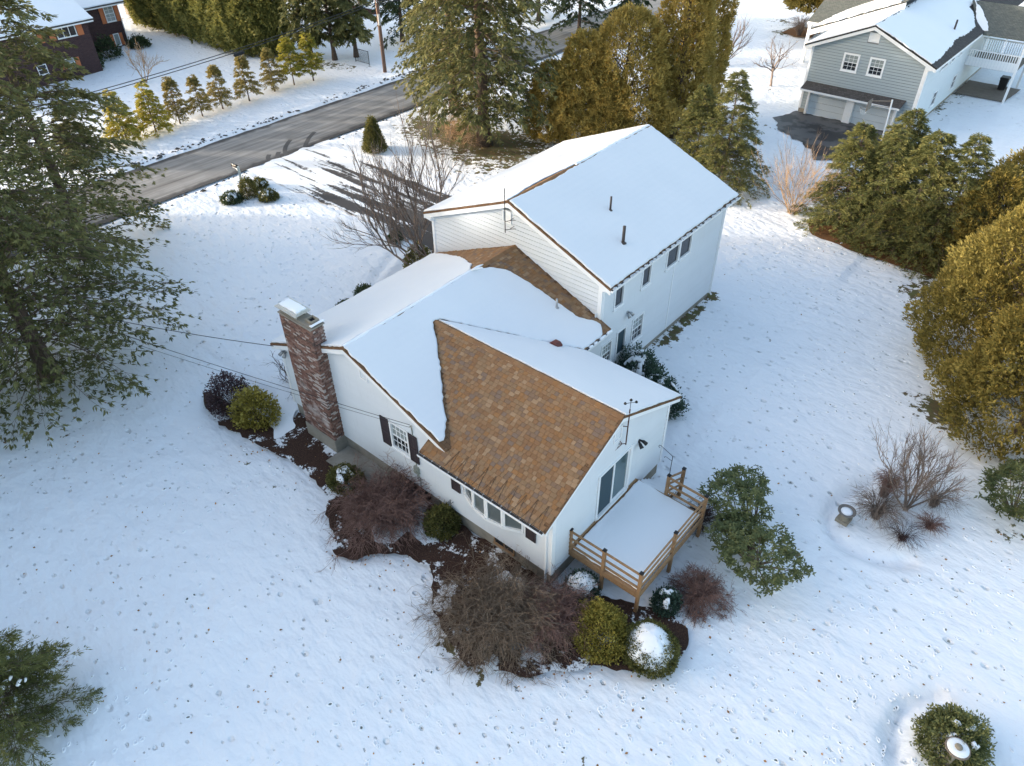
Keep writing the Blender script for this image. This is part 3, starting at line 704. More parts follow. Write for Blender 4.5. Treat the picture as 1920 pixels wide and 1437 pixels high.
# corner boards
for c_ in ((-.10, .075, -.075, .0, .69, 3.62), (.0, .075, .001, .10, .69, 3.70), (.0, .075, W_-.1, W_+.03, .69, 3.7), (XW-.1, XW+.075, YD-.075, YD, 3.4, 5.7), (XW, XW+.075, YD+.001, YD+.1, .4, 5.7), (XW, XW+.075, YE-.1, YE+.03, .33, 5.7), (XBL-.03, XBL+.1, YD-.075, YD, 3.3, 5.7), (XL-.03, XL+.1, -.075, 0, .7, 3.7), (XW+.001, XW+.066, 14.72, 14.80, .33, 3.85)):
    q = MB(); q.box(*c_); q.build('corner_board', M['trim'], H)
# foundation and cellar windows
fo = MB(); fo.box(XL, -.05, .03, .16, -.4, .69); fo.box(-.16, -.035, .161, W_-.02, -.4, .69); fo.box(XW-.16, XW-.02, 6.8, YE-.02, -.4, .325); fo.box(XL, -12.1, .165, .3, -.4, .69)
fnd = fo.build('foundation', M['concrete'], H)
for a, b, c, d in ((-6.41, -5.6, .36, .66), (-2.41, -1.58, .38, .66)):
    q = MB(); q.box(a, b, .005, .029, c, d); wv = q.build('cellar_window', M['darkroom'], H)
    q = MB(); q.box(a-.04, b+.04, -.06, .028, c-.06, c); q.box(a-.04, a, -.02, .028, c, d); q.box(b, b+.04, -.02, .028, c, d); q.box((a+b)/2-.015, (a+b)/2+.015, -.01, .028, c, d); q.build('frame', M['rust'] if a < -5 else M['wood'], wv)
# roof slabs and shingles
OV = .264
rm_l = slab(H, 'roof', [(-13.844, -OV), (XM, -OV), (XM, YD-.03), (-13.844, YD-.03)], f_ml, .09, M['roof_brown'])
rm_r = slab(H, 'roof', [(XM, -OV), (-4.25, -OV), (-4.02, .35), (-4.004, YD-.03), (XM, YD-.03)], lambda x, y: f_mr(x, y)-.001, .09, M['roof_brown'])
rw_l = slab(H, 'roof', [(-5.118, -.622), (.207, -.622), (.207, YR), (-8.109, YR), (-4.17, .0), (-5.118, .0)], f_wl, .09, M['roof_brown'])
rw_r = slab(H, 'roof', [(-8.109, YR), (.207, YR), (.207, 7.216), (-4.0, 7.216)], f_wr, .09, M['roof_brown'])
rb_l = slab(H, 'roof', [(-14.25, YD-.21), (XB, YD-.21), (XB, YE+.21), (-14.25, YE+.21)], f_bl, .09, M['roof_brown'])
rb_r = slab(H, 'roof', [(XB, YD-.21), (-4.08, YD-.21), (-4.08, YE+.21), (XB, YE+.21)], f_br, .09, M['roof_brown'])
def tabs(o, a, b, n, u_rng, v_rng, test, seed):
    """rows of shingle tabs; yields centre of butt edge, width, tone, lift"""
    r = random.Random(seed); out = []; v = v_rng[0]; row = 0
    while v < v_rng[1]:
        u = u_rng[0]-r.random()*.3
        while u < u_rng[1]:
            w = r.choice((.13, .17, .17, .22)); c = np.array(o)+np.array(a)*(u+w/2)+np.array(b)*v
            if test(c, w): out.append((c, w, r.choices(range(8), (5, 4, 4, 2.5, 2, 2.5, 2, 4))[0], r.random()*.004))
            u += w+.009
        v += .145; row += 1
    return out
def tab_shape(w, L=.165, t=.02):
    x = w/2
    return [(-x, 0, .002), (x, 0, .002), (x, L, .001), (-x, L, .001), (-x, 0, .002+t), (x, 0, .002+t), (x, L, .004), (-x, L, .004)]
TABM = {}
for w in (.13, .17, .22):
    for t in range(8): q = MB(); q.hexa(tab_shape(w)); TABM[w, t] = q.mesh('shingle', SH[t])
def lay(roof, tl, a, b, n, singles):
    a, b, n = map(lambda q: np.array(q, float), (a, b, n))
    R3 = Matrix((tuple(np.array([a[0], b[0], n[0]])), tuple(np.array([a[1], b[1], n[1]])), tuple(np.array([a[2], b[2], n[2]]))))
    q3 = R3.to_euler()
    tl = sorted(tl, key=lambda s: np.linalg.norm(s[0]-CAM))
    for c, w, t, l in tl[:singles]:
        o = link('shingle', TABM[w, t], roof, Vector(c+n*l)); o.rotation_euler = q3
    rest = MB()
    for c, w, t, l in tl[singles:]:
        rest.hexa([c+a*p[0]+b*p[1]+n*(p[2]+l) for p in tab_shape(w)], t)
    if rest.v: tag(rest.build('shingle_courses', SH, roof), kind='stuff')
cs = 1/math.hypot(1, WL); bvec = (0, cs, WL*cs); nvec = (0, -WL*cs, cs)
def t_wl(c, w):
    if c[1] < -.02: return c[0]-w/2 > -5.12 and c[0]+w/2 < .215
    return c[0]+w/2 < .215 and c[0] > -4.17+(c[1])*(-8.109+4.17)/YR-.12 and c[1] < YR-.1
lay(rw_l, tabs((-8.2, -.635, f_wl(0, -.635)), U, bvec, nvec, (0, 8.45), (0, 4.3), t_wl, 5), U, bvec, nvec, 300)
cs = 1/math.hypot(1, SR); b2 = (-cs, 0, SR*cs); n2 = (SR*cs, 0, cs)
lay(rm_r, tabs((-4.0, 4.4, f_mr(-4.0, 0)), V_, b2, n2, (0, 4.5), (0, 5.2), lambda c, w: c[1]+w/2 < YD-.03 and c[1] > 8.9-.55*(c[0]-XM)*.9-1.6 and c[0] > XM+.05, 6), V_, b2, n2, 0)
cs = 1/math.hypot(1, SL); b3 = (cs, 0, SL*cs); n3 = (-SL*cs, 0, cs)
lay(rm_l, tabs((-13.84, YD-.05, f_ml(-13.84, 0)), (0, -1, 0), b3, n3, (0, 3.2), (0, 5.2), lambda c, w: c[1]+w/2 < YD-.03 and c[0] < XM-.05, 8), (0, -1, 0), b3, n3, 0)
def ridge_caps(roof, p0, p1, sl_l, sl_r, across, step, individual, wd=.15):
    p0, p1 = np.array(p0, float), np.array(p1, float); L = np.linalg.norm(p1-p0); d = (p1-p0)/L; ac = np.array(across, float); r = random.Random(3); k = int(L/step); allm = MB()
    for i in range(k):
        a = p0+d*(L*i/k); b = p0+d*(L*(i+1.15)/k); t = r.choice((0, 2, 5, 0, 2)); h0, h1 = .026, .018
        def sec(p, h): return [p+ac*wd+np.array([0, 0, -sl_r*wd+h]), p+np.array([0, 0, h+.012]), p-ac*wd+np.array([0, 0, -sl_l*wd+h])]
        A, B = sec(a, h0), sec(b, h1); lo = np.array([0, 0, -.014]); pts = A+B+[q+lo for q in A]+[q+lo for q in B]
        fs = [(0, 1, 4, 3), (1, 2, 5, 4), (6, 7, 1, 0), (7, 8, 2, 1), (9, 3, 4, 10), (10, 4, 5, 11), (0, 3, 9, 6), (2, 8, 11, 5)]
        if individual:
            q = MB(); c = (a+b)/2; q.faces([x-c for x in pts], fs); link('ridge_cap', q.mesh('ridge_cap', SH[t]), roof, Vector(c))
        else: allm.faces(pts, fs, t)
    if allm.v: allm.build('ridge_caps', SH, roof)
ridge_caps(rw_l, (.207, YR, ZR), (-8.2, YR, ZR), WR, WL, (0, -1, 0), .21, True)
ridge_caps(rm_r, (XM, -OV, ZM), (XM, YD-.02, ZM), SL, SR, (1, 0, 0), .21, False)
ridge_caps(rb_r, (XB, YD-.21, ZB), (XB, YE+.21, ZB), SB, SB, (1, 0, 0), .21, False, .2)
# snow on the roofs
pr_ = lambda a, b, z0: (lambda x, y: tuple(onplane(x, y, a, b, z0)[:2]))
q_mr = pr_(-SR, 0, ZM+SR*XM+.02); q_ml = pr_(SL, 0, ZM-SL*XM+.02)
val = [q_mr(*p) for p in ((811, 604), (816, 630), (820, 655), (825, 697), (829, 730), (831, 760), (835, 795))]
top = [q_mr(*p) for p in ((905, 505), (918, 503), (939, 506), (957, 511), (977, 523), (1000, 538), (1022, 553), (1057, 577), (1086, 597), (1110, 602), (1126, 610))]
snow_layer(rm_r, [(XM+.06, -.22)]+[(XM+.06, top[0][1]-.1)]+top+[(-4.02, 8.35), (-4.02, 7.1), (-8.0, YR+.2)]+val+[(-4.58, .10), (-4.50, -.04), (-4.55, -.2)], f_mr, .075, mat='roof_snow_x', amp=.045, step=.13, seed=60, lift=.012)
tl = [q_ml(*p) for p in ((905, 503), (886, 507), (880, 508), (885, 497), (874, 490), (862, 483), (840, 479), (818, 477))]
snow_layer(rm_l, [(XM-.07, -.22), (-13.83, -.22)]+[(-13.83, tl[-1][1])]+tl[::-1]+[(XM-.07, tl[0][1]-.3)], f_ml, .075, mat='roof_snow_x', amp=.04, step=.14, seed=62, lift=.012)
snow_layer(rm_l, [(XM-.055, -.2), (XM-.055, 6.6), (XM+.05, 6.9), (XM+.055, -.2)], lambda x, y: ZM-.41*abs(x-XM), .05, amp=.018, step=.15, seed=64, lift=.035)
snow_layer(rw_r, [(-7.95, YR+.13), (.19, YR+.12), (.19, 7.2), (-4.05, 7.2), (-7.6, 3.75)], f_wr, .075, mat='roof_snow_y', amp=.02, step=.16, seed=66, lift=.014)
q_br = pr_(-SB, 0, ZB+SB*XB+.02); q_bl = pr_(SB, 0, ZB-SB*XB+.02)
up = [q_br(*p) for p in ((972, 370), (1000, 357), (1030, 342), (1058, 327))]
snow_layer(rb_r, [(XB+.07, YD-.17), (-4.1, YD-.17), (-4.1, YE+.18), (XB+.10, YE+.18), (XB+.10, up[-1][1]+.3)]+up[::-1]+[(XB+.07, up[0][1]-.3)], f_br, .08, mat='roof_snow_x', amp=.03, step=.16, seed=68, lift=.012)
ul = [q_bl(*p) for p in ((970, 366), (985, 355), (1020, 336), (1052, 321))]
snow_layer(rb_l, [(XB-.06, YD-.17), (-14.24, YD-.17), (-14.24, YE+.18), (XB-.06, YE+.18), (XB-.06, ul[-1][1]+.2)]+ul[::-1]+[(XB-.06, ul[0][1]-.2)], f_bl, .08, mat='roof_snow_x', amp=.025, step=.16, seed=70, lift=.012)
snow_layer(rb_l, [(XB-.05, 13.3), (XB-.05, YE+.15), (XB+.06, YE+.15), (XB+.06, 13.3)], lambda x, y: ZB-.41*abs(x-XB), .05, amp=.03, step=.13, seed=72, lift=.035)
# rake boards and fascias
def board(mb, p0, p1, drop, th, off=.0):
    p0, p1, th = np.array(p0, float), np.array(p1, float), np.array(th, float); z = np.array([0, 0, 1.0])
    mb.prism([p0-z*off, p1-z*off, p1-z*(off+drop), p0-z*(off+drop)], th)
rk = MB(); EDGE = .088
def rake_pair(y, xl, xr, xc, zc, fl, fr, d, th):
    board(rk, (xl, y, fl(xl, 0)), (xc, y, zc), d, th, EDGE); board(rk, (xc, y, zc), (xr, y, fr(xr, 0)), d, th, EDGE)
rake_pair(-OV+.015, -13.84, -4.28, XM, ZM, f_ml, f_mr, .2, (0, .03, 0))
rake_pair(YD-.195, -14.24, -4.09, XB, ZB, f_bl, f_br, .2, (0, .03, 0))
for yy0, yy1, ff in ((-.60, YR, f_wl), (YR, 7.2, f_wr)): board(rk, (.192, yy0, ff(0, yy0)), (.192, yy1, ff(0, yy1)), .16, (-.03, 0, 0), EDGE)
board(rk, (-13.83, -OV+.05, f_ml(-13.83, 0)), (-13.83, YD-.04, f_ml(-13.83, 0)), .16, (.03, 0, 0), EDGE)
board(rk, (-14.235, YD-.16, f_bl(-14.235, 0)), (-14.235, YE+.2, f_bl(-14.235, 0)), .16, (.03, 0, 0), EDGE)
rk.prism([(-4.62, YD-.19, 5.36), (-4.10, YD-.19, 5.42), (-4.10, YD-.19, 5.55), (-4.62, YD-.19, 5.70)], (0, .2, 0)); rk.prism([(-14.2, YD-.19, 5.4), (-13.8, YD-.19, 5.34), (-13.8, YD-.19, 5.7), (-14.2, YD-.19, 5.55)], (0, .2, 0))
# soffits close the overhangs
rk.box(-4.58, -4.12, YD-.15, YE+.15, 5.50, 5.52); rk.box(-5.0, .15, -.56, .0, 3.40, 3.42); rk.box(-14.2, -13.86, YD-.15, YE+.15, 5.48, 5.50)
rk.build('rake_trim', M['trim'], H)
def gutter(x0, y0, x1, y1, z, out, name='gutter', depth=.11):
    p0, p1, o = np.array([x0, y0, z]), np.array([x1, y1, z]), np.array([*out, 0.0]); zz = np.array([0, 0, 1.0]); mb = MB()
    d = depth
    mb.prism([p0, p0+o*d, p0+o*d*.8-zz*.10, p0-zz*.10], p1-p0, 0)
    g_ = mb.build(name, M['trim'], H)
    q = MB(); q.prism([p0+o*.012+zz*.001, p0+o*(d-.02)+zz*.001, p0+o*(d-.02)+zz*.006, p0+o*.012+zz*.006], p1-p0); q.build('trough', M['gutter_in'], g_)
    q = MB(); q.prism([p0+o*(d-.018), p0+o*d, p0+o*d+zz*.02, p0+o*(d-.018)+zz*.02], p1-p0); q.build('lip', M['trim'], g_)
    return g_
gw = gutter(-5.1, -.625, .15, -.625, f_wl(0, -.622)-.055, (0, -1), depth=.13)
gr = gutter(-4.075, YD-.2, -4.075, YE+.2, f_br(-4.08, 0)-.05, (1, 0)); gm_ = gutter(-4.0, 7.25, -4.0, YD-.05, f_mr(-4.0, 0)-.05, (1, 0)); gutter(.1, 7.22, -3.9, 7.22, f_wr(0, 7.216)-.05, (0, 1))
for k in range(14):
    br_ = MB(); x = -4.85+k*.375; z = f_wl(0, -.622)-.04; br_.prism([(x, -.755, z-.01), (x, -.60, z+.06), (x+.022, -.60, z+.06), (x+.022, -.755, z-.01)], (0, 0, .008)); br_.build('bracket', M['galv'], gw)
for g0, x, ya, yb, z in ((gr, -4.02, YD-.1, YE+.1, f_br(-4.08, 0)), (gm_, -3.95, 7.4, YD-.3, f_mr(-4, 0))):
    y = ya; r = random.Random(4)
    while y < yb:
        L = r.uniform(.18, .42); n_ = 5
        pts = [np.array([x+r.uniform(-.01, .012), y+L*i/(n_-1), z-.045+r.uniform(0, .012)]) for i in range(n_)]
        mb.tube(pts, [.025, .075, .055, .046, .022], 7); y += L+r.uniform(.02, .2)
    mb.build('snow', M['roof_snow'], g0, True)
# heat cable zigzag
r = random.Random(9); pts = []; x = -4.05; k = 0
while x < .05:
    vlo, vhi = -.1, .72+r.uniform(-.08, .06)
    for t in np.linspace(0, 1, 14):
        w = .5-.5*math.cos(math.pi*min(1, t/.5)) if t < .5 else .5+.5*math.cos(math.pi*((t-.5)/.5))
        yy = -.622+(vlo+(vhi-vlo)*w)*.9; xx = x+.41*(t+.10*math.sin(2*math.pi*t))
        pts.append((xx, yy, f_wl(0, yy)+(.03 if yy > -.6 else .02)))
    x += .41
mb = MB(); mb.tube(pts, .0052, 5); mb.tube([(-5.0, -.72, f_wl(0, -.6)-.02), (.1, -.72, f_wl(0, -.6)-.02)], .008, 5); mb.build('heat_cable', M['metal'], H)
def downspout(x, y, z0, z1, dx, dy, top=None):
    mb = MB(); w = .04; pts = ([top] if top else [])+[(x, y, z1), (x, y, z0+.1), (x+dx, y+dy, z0)]; mb.tube(pts, .045, 6); return mb.build('downspout', M['trim'], H)
downspout(-.14, -.09, .12, 3.2, .05, -.12, (-.14, -.60, 3.4)); downspout(XW+.07, YD+.07, 3.1, 5.2, .05, 0, (-4.1, YD+.02, 5.45)); downspout(XW+.09, YE-.02, .15, 5.2, .1, 0, (-4.1, YE-.02, 5.45))
mb = MB(); mb.tube([(-4.72, YD-.12, f_mr(-4.7, 0)), (-4.72, YD-.12, 4.25)], .035, 6); mb.build('vent_pipe', M['trim'], H)
# vents, pipes, lamps, mast
def louvre(o, u, n, s0, s1, z0, z1):
    mb = MB()
    for a, b, c, d in ((s0, s0+.05, z0, z1), (s1-.05, s1, z0, z1)): mb.obox(o, u, n, a, b, c, d, 0, .08)
    mb.obox(o, u, n, s0+.05, s1-.05, z0, z0+.05, 0, .08); mb.obox(o, u, n, s0+.05, s1-.05, z1-.05, z1, 0, .08); mb.obox(o, u, n, s0+.05, s1-.05, z0+.05, z1-.05, .0, .008)
    v = mb.build('gable_vent', M['trim'], H); k = int((z1-z0-.1)/.075)
    for i in range(k):
        z = z0+.05+(z1-z0-.1)*(i+.2)/k; q = MB(); O = np.array(o, float); uu, nn, zz = np.array(u, float), np.array(n, float), np.array([0, 0, 1.0])
        A, B = O+uu*(s0+.05), O+uu*(s1-.05); q.prism([A+zz*z+nn*.04, A+zz*(z+.012)+nn*.04, A+zz*(z+.055)+nn*.01, A+zz*(z+.043)+nn*.01], B-A); q.build('slat', M['trim'], v)
    return v
louvre((0, YD, 0), U, N_S, -9.6, -9.14, 6.64, 7.2); louvre((0, 0, 0), U, N_S, -8.5, -8.1, 4.55, 5.1); louvre((0, 0, 0), V_, N_E, 3.05, 3.5, 4.3, 4.85)
for (x, y, f, h, r_) in ((-6.64, 12.36, f_br, .62, .045), (-5.23, 11.28, f_br, .75, .065), (-5.86, 7.78, f_mr, .42, .045)):
    z = f(x, y)+.06; mb = MB(); mb.tube([(x, y, z-.1), (x, y, z+h)], r_, 10); mb.lathe((x, y, z), [(r_*2.3, 0), (r_*1.5, .03), (r_*1.02, .07)], 10); mb.tube([(x, y, z+h-.03), (x, y, z+h+.003)], r_*.8, 10); mb.build('vent_pipe', M['pipe'] if f is f_br else M['galv'], H, True)
z = f_wr(-4.73, 6.3)+.08; mb = MB(); mb.prism([(-4.95, 6.12, z), (-4.52, 6.12, z), (-4.52, 6.12, z+.07), (-4.63, 6.12, z+.17), (-4.84, 6.12, z+.17), (-4.95, 6.12, z+.07)], (0, .3, -.03)); mb.build('roof_vent', M['terracotta'], H)
def flood(o, n, u):
    o, n, u = np.array(o, float), np.array(n, float), np.array(u, float); mb = MB(); z = np.array([0, 0, 1.0]); mb.tube([o, o+n*.05], .07, 10)
    for s in (-1, 1): mb.tube([o+n*.05+u*s*.04, o+n*.13+u*s*.10-z*.04, o+n*.24+u*s*.14-z*.13], [.025, .06, .075], 9)
    mb.build('wall_lamp', M['metal'] if o[0] > -1 else M['galv'], H, True)
flood((.03, 4.78, 3.15), N_E, V_); flood((XW+.03, 11.05, 3.2), N_E, V_); flood((-13.2, -.03, 3.45), N_S, U)
mb = MB(); mb.tube([(-9.22, 8.62, 6.38), (-9.22, 8.62, 8.3)], .02, 6)
for z in (6.5, 6.88):
    mb.tube([(-9.22, 8.62, z), (-9.0, 8.78, z+.05)], .014, 5); mb.tube([(-9.08, 8.72, z+.03), (-9.0, 8.96, z+.11)], .01, 5); mb.tube([(-9.08, 8.72, z+.03), (-8.9, 8.96, z+.02)], .01, 5)
mb.tube([(-9.22, 8.62, 8.3), (-9.17, 8.6, 8.85)], .006, 4); mb.build('antenna_mast', M['metal'], H)
mb = MB(); mb.tube([(.2, 3.60, 3.95), (.2, 3.60, 5.48)], .022, 6); mb.tube([(.2, 3.60, 4.75), (.03, 3.45, 4.77)], .014, 5)
for q in ((.03, 3.42, 4.0), (.03, 3.25, 3.85), (.03, 3.45, 4.15)): mb.tube([(.2, 3.60, 4.0), (.13, 3.48, 4.03), q], .014, 5)
wm = mb.build('mast', M['rust'], H)
mb = MB(); mb.tube([(.2, 3.60, 5.48), (.2, 3.60, 5.85)], .009, 5); mb.tube([(.08, 3.50, 5.72), (.32, 3.70, 5.78)], .009, 5)
for p in ((.07, 3.49, 5.72), (.33, 3.71, 5.78), (.2, 3.60, 5.86)): mb.lathe(p, [(.005, -.05), (.045, -.02), (.05, .01), (.02, .05), (.004, .06)], 8)
mb.build('anemometer', M['metal'], wm)
# electric meter, conduit, cable entry
mb = MB(); mb.tube([(-6.05, -.06, 1.05), (-6.05, -.06, 3.35), (-6.02, -.1, 3.75), (-5.98, -.2, 3.8)], .022, 6); mb.box(-6.14, -5.92, -.14, -.03, 1.42, 1.75); mb.tube([(-6.03, -.14, 1.6), (-6.03, -.20, 1.6)], .07, 10); mb.tube([(-6.0, -.06, 1.42), (-5.9, -.08, 1.1), (-5.95, -.06, .75)], .014, 5); mb.build('electric_meter', plain('meter_box', (.30, .31, .27), .5, .1), H)
mb = MB(); mb.tube([(-4.33, -.03, 1.05), (-4.33, -.16, 1.05), (-4.33, -.16, 1.28)], .022, 6); mb.tube([(-4.5, -.03, .98), (-4.5, -.12, .96)], .04, 8); mb.build('wall_tap', M['galv'], H)
# chimney
CX0, CX1, CY0, CY1, CZ0, CZ1 = -12.098, -10.286, -.52, .05, .72, 6.0
mb = MB(); mb.box(CX0+.014, CX1-.014, CY0+.014, CY1-.014, .3, CZ1); ch = mb.build('chimney', M['mortar'], H)
mb = MB(); mb.box(CX0-.02, CX1+.02, CY0-.03, CY1, -.4, CZ0); mb.build('concrete_base', M['concrete'], ch)
bl, bh, jt, hd_ = .2026, .060, .012, .04765; BRM = {}
for t in range(6): q = MB(); q.box(-bl/2, bl/2, -.045, .045, 0, bh); BRM['s', t] = q.mesh('brick', BR[t])
for t in range(6): q = MB(); q.box(-hd_, hd_, -.045, .045, 0, bh); BRM['h', t] = q.mesh('brick', BR[t])
r = random.Random(11); bricks = []
nc = int((CZ1-CZ0)/(bh+jt))
for c in range(nc):
    z = CZ0+.006+c*(bh+jt); off = (c % 2)*.106
    def tone(x, z):
        w = .085+.45*max(0, 1-abs(z-2.9)/1.6)*max(0, 1-abs(x+10.75)/.55)+.05*(z > 2)
        return 5 if r.random() < w else r.choices(range(5), (4, 4, 3, 2, 1.2 if z < 5.2 else 5))[0]
    x = CX0+.045+(.105 if c % 2 else 0)
    if c % 2: bricks.append((CX0+hd_, CY0+.045, z, 'h', 0, tone(CX0, z)))
    x0 = CX0+(2*hd_+jt if c % 2 else 0)
    while x0 < CX1-.06:
        w = min(bl, CX1-x0)
        if w > bl*.9: bricks.append((x0+bl/2, CY0+.045+r.uniform(-.004, .002), z, 's', 0, tone(x0, z)))
        elif w > .08: bricks.append((x0+hd_, CY0+.045, z, 'h', 0, tone(x0, z)))
        x0 += bl+jt
    for fx, sgn in ((CX1, -1), (CX0, 1)):
        y0 = CY0+.096
        if c % 2: bricks.append((fx+sgn*(hd_+.0005), y0+.045, z, 'h', 0, tone(-11.5, z))); y0 += .102
        while y0 < CY1-.05:
            w = min(bl, CY1-y0)
            if y0 > CY0+.05:
                if w > bl*.9: bricks.append((fx+sgn*.0455, y0+bl/2, z, 's', math.pi/2, tone(-11.5, z)))
                elif w > .06: bricks.append((fx+sgn*(hd_+.0005), y0+.045, z, 'h', 0, tone(-11.5, z)))
            y0 += bl+jt
    if z > 4.4:
        x0 = CX0+(.102 if c % 2 else 0)
        while x0 < CX1-.15: bricks.append((x0+bl/2, CY1-.045, z, 's', 0, tone(x0, z))); x0 += bl+jt
vis = sorted([b for b in bricks if b[1] < CY1-.1], key=lambda b: (np.linalg.norm(np.array(b[:3])-CAM)))
one = set(id(b) for b in vis[:300]); rest = MB()
for b in bricks:
    x, y, z, s, rz, t = b
    if id(b) in one:
        o = link('brick', BRM[s, t], ch, (x, y, z)); o.rotation_euler = (0, 0, rz)
    else:
        hx = (bl/2 if s == 's' else hd_); hy = .045
        if rz: hx, hy = hy, hx
        rest.box(x-hx, x+hx, y-hy, y+hy, z, z+bh, t)
tag(rest.build('brickwork', BR, ch), kind='stuff')
mb = MB(); mb.box(CX0-.03, CX1+.03, CY0-.03, CY1+.03, CZ1, CZ1+.05); mb.prism([(CX0+.05, CY0+.05, CZ1+.05), (CX1-.05, CY0+.05, CZ1+.05), (CX1-.05, CY1-.05, CZ1+.05), (CX0+.05, CY1-.05, CZ1+.05)], (0, 0, .05)); mb.build('crown', M['concrete'], ch)
mb = MB(); x0, x1, y0, y1 = -10.78, -10.42, -.34, .0
for a, b, c, d in ((x0, x1, y0, y0+.05), (x0, x1, y1-.05, y1), (x0, x0+.05, y0+.05, y1-.05), (x1-.05, x1, y0+.05, y1-.05)): mb.box(a, b, c, d, CZ1+.1, CZ1+.2)
fl = mb.build('flue', M['stone'], ch); q = MB(); q.box(x0+.05, x1-.05, y0+.05, y1-.05, CZ1+.1, CZ1+.115); q.build('flue_opening', M['darkroom'], fl)
mb = MB(); zc = CZ1+.1
for a in (CX0+.1, CX0+.95):
    for b in (CY0+.06, CY1-.1): mb.box(a, a+.03, b, b+.03, zc, zc+.18)
mb.prism([(CX0-.05, CY0-.08, zc+.18), (CX0+1.15, CY0-.08, zc+.18), (CX0+1.15, CY1+.04, zc+.18), (CX0-.05, CY1+.04, zc+.18)], (0, 0, .035))
mb.prism([(CX0-.0, CY0-.02, zc+.215), (CX0+1.1, CY0-.02, zc+.215), (CX0+1.1, CY1-.02, zc+.215), (CX0, CY1-.02, zc+.215)], (0, 0, .03)); mb.build('rain_cap', M['cap'], ch)
snow_layer(ch, [(CX0+.06, CY0+.06), (CX0+1.04, CY0+.06), (CX0+1.04, CY1-.08), (CX0+.06, CY1-.08)], lambda x, y: zc+.245, .06, amp=.03, step=.1, seed=75)
snow_layer(ch, [(-10.40, -.45), (-10.28, -.45), (-10.28, .12), (-10.38, .12)], lambda x, y: CZ1+.1, .05, amp=.02, step=.08, seed=76)
tag(sheet('concrete_pad', [(-10.26, -1.15), (-8.0, -1.15), (-7.4, -.75), (-7.4, .02), (-10.26, .02)], .125, M['concrete'], .04, .2, 77), 'stained concrete pad beside the chimney base', kind='structure')

# ------------------------------------------------------------------ deck
D = thing('wooden_deck', (1.35, 2.95, 0), 'raised wooden deck with brown railings covered in snow by the sliding door', 'deck')
DX, DY0, DY1, DZ = 2.72, .95, 4.97, 1.08
org = origin_of(D)
for k in range(19):
    x = .06+k*.143
    if x+.135 > DX: break
    q = MB(); q.box(0, .135, DY0, DY1, DZ-.03, DZ); o = link('deck_board', q.mesh('deck_board', M['wood'], np.array([0, org[1], org[2]])), D, (x-org[0], 0, 0))
q = MB(); q.box(.04, DX, DY0-.04, DY0, DZ-.27, DZ-.002); q.build('rim_board', M['wood'], D); q = MB(); q.box(DX, DX+.04, DY0-.04, DY1+.04, DZ-.27, DZ-.002); q.build('rim_board', M['wood'], D); q = MB(); q.box(.04, DX, DY1, DY1+.04, DZ-.27, DZ-.002); q.build('rim_board', M['wood'], D)
q = MB(); q.box(.035, .10, DY0+.1, DY1-.05, DZ+.0, DZ+.10); q.build('ledger_board', M['wood'], D)
PS = [(.06, DY0, 0), (1.37, DY0, 0), (DX, DY0, 1), (DX, 2.98, 0), (DX, DY1, 1), (1.26, DY1+.03, 1)]
for x, y, leg in PS:
    q = MB(); h = .052; q.box(x-h, x+h, y-h, y+h, -.2 if leg or x > 1 else DZ-.25, 2.06); p_ = q.build('post', M['wood'], D)
    q = MB(); q.box(x-h-.012, x+h+.012, y-h-.012, y+h+.012, 2.061, 2.085); q.prism([(x-h, y-h, 2.085), (x+h, y-h, 2.085), (x+h, y+h, 2.085), (x-h, y+h, 2.085)], (0, 0, .022)); q.build('post_cap', M['metal'], p_)
q = MB(); q.box(1.20, 1.31, 6.14, 6.25, -.2, 1.44); p_ = q.build('post', M['wood'], D); q = MB(); q.box(1.19, 1.32, 6.13, 6.26, 1.441, 1.47); q.build('post_cap', M['metal'], p_)
def rail(a, b, za, zb, hgt=.085, th=.038):
    a, b = np.array([*a, za], float), np.array([*b, zb], float); d = nrm(b-a); n = nrm(np.cross(d, [0, 0, 1])); q = MB()
    q.prism([a+n*th/2, a-n*th/2, a-n*th/2+[0, 0, hgt], a+n*th/2+[0, 0, hgt]], b-a); q.build('rail', M['wood'], D)
for (x0, y0, _), (x1, y1, _) in zip(PS[:-1], PS[1:]):
    d = nrm(np.array([x1-x0, y1-y0])); a = np.array([x0, y0])+d*.052; b = np.array([x1, y1])-d*.052
    for z in (1.26, 1.58, 1.92): rail(a, b, z, z)
for z0, z1 in ((1.20, .62), (1.56, .98), (1.90, 1.30)): rail((1.26, 5.052), (1.26, 6.14), z0, z1)
snow_layer(D, [(.16, DY0+.06), (DX-.06, DY0+.06), (DX-.06, DY1-.05), (.16, DY1-.02)], lambda x, y: DZ+.001, .075, amp=.03, step=.14, seed=80)
for k in range(5):
    z = DZ-.19*(k+1); y = DY1+.05+.25*k; q = MB(); q.box(.10, 1.2, y, y+.26, z-.04, z); st = q.build('step', M['wood'], D)
    if z > .15: q = MB(); q.box(.12, 1.18, y, y+.03, z-.15, z-.041); q.build('riser', M['wood'], st)
    snow_layer(st, [(.13, y+.015), (1.18, y+.015), (1.18, y+.245), (.13, y+.245)], lambda xx, yy, z=z: z+.001, .05, amp=.015, step=.12, seed=82+k)
for x in (.4, 1.6):
    for z0_ in (1.3,): pass
hk = thing('plant_hook', (1.26, DY1+.03, 2.08), 'black wrought iron double plant hook rising from the deck stair post', 'plant hook')
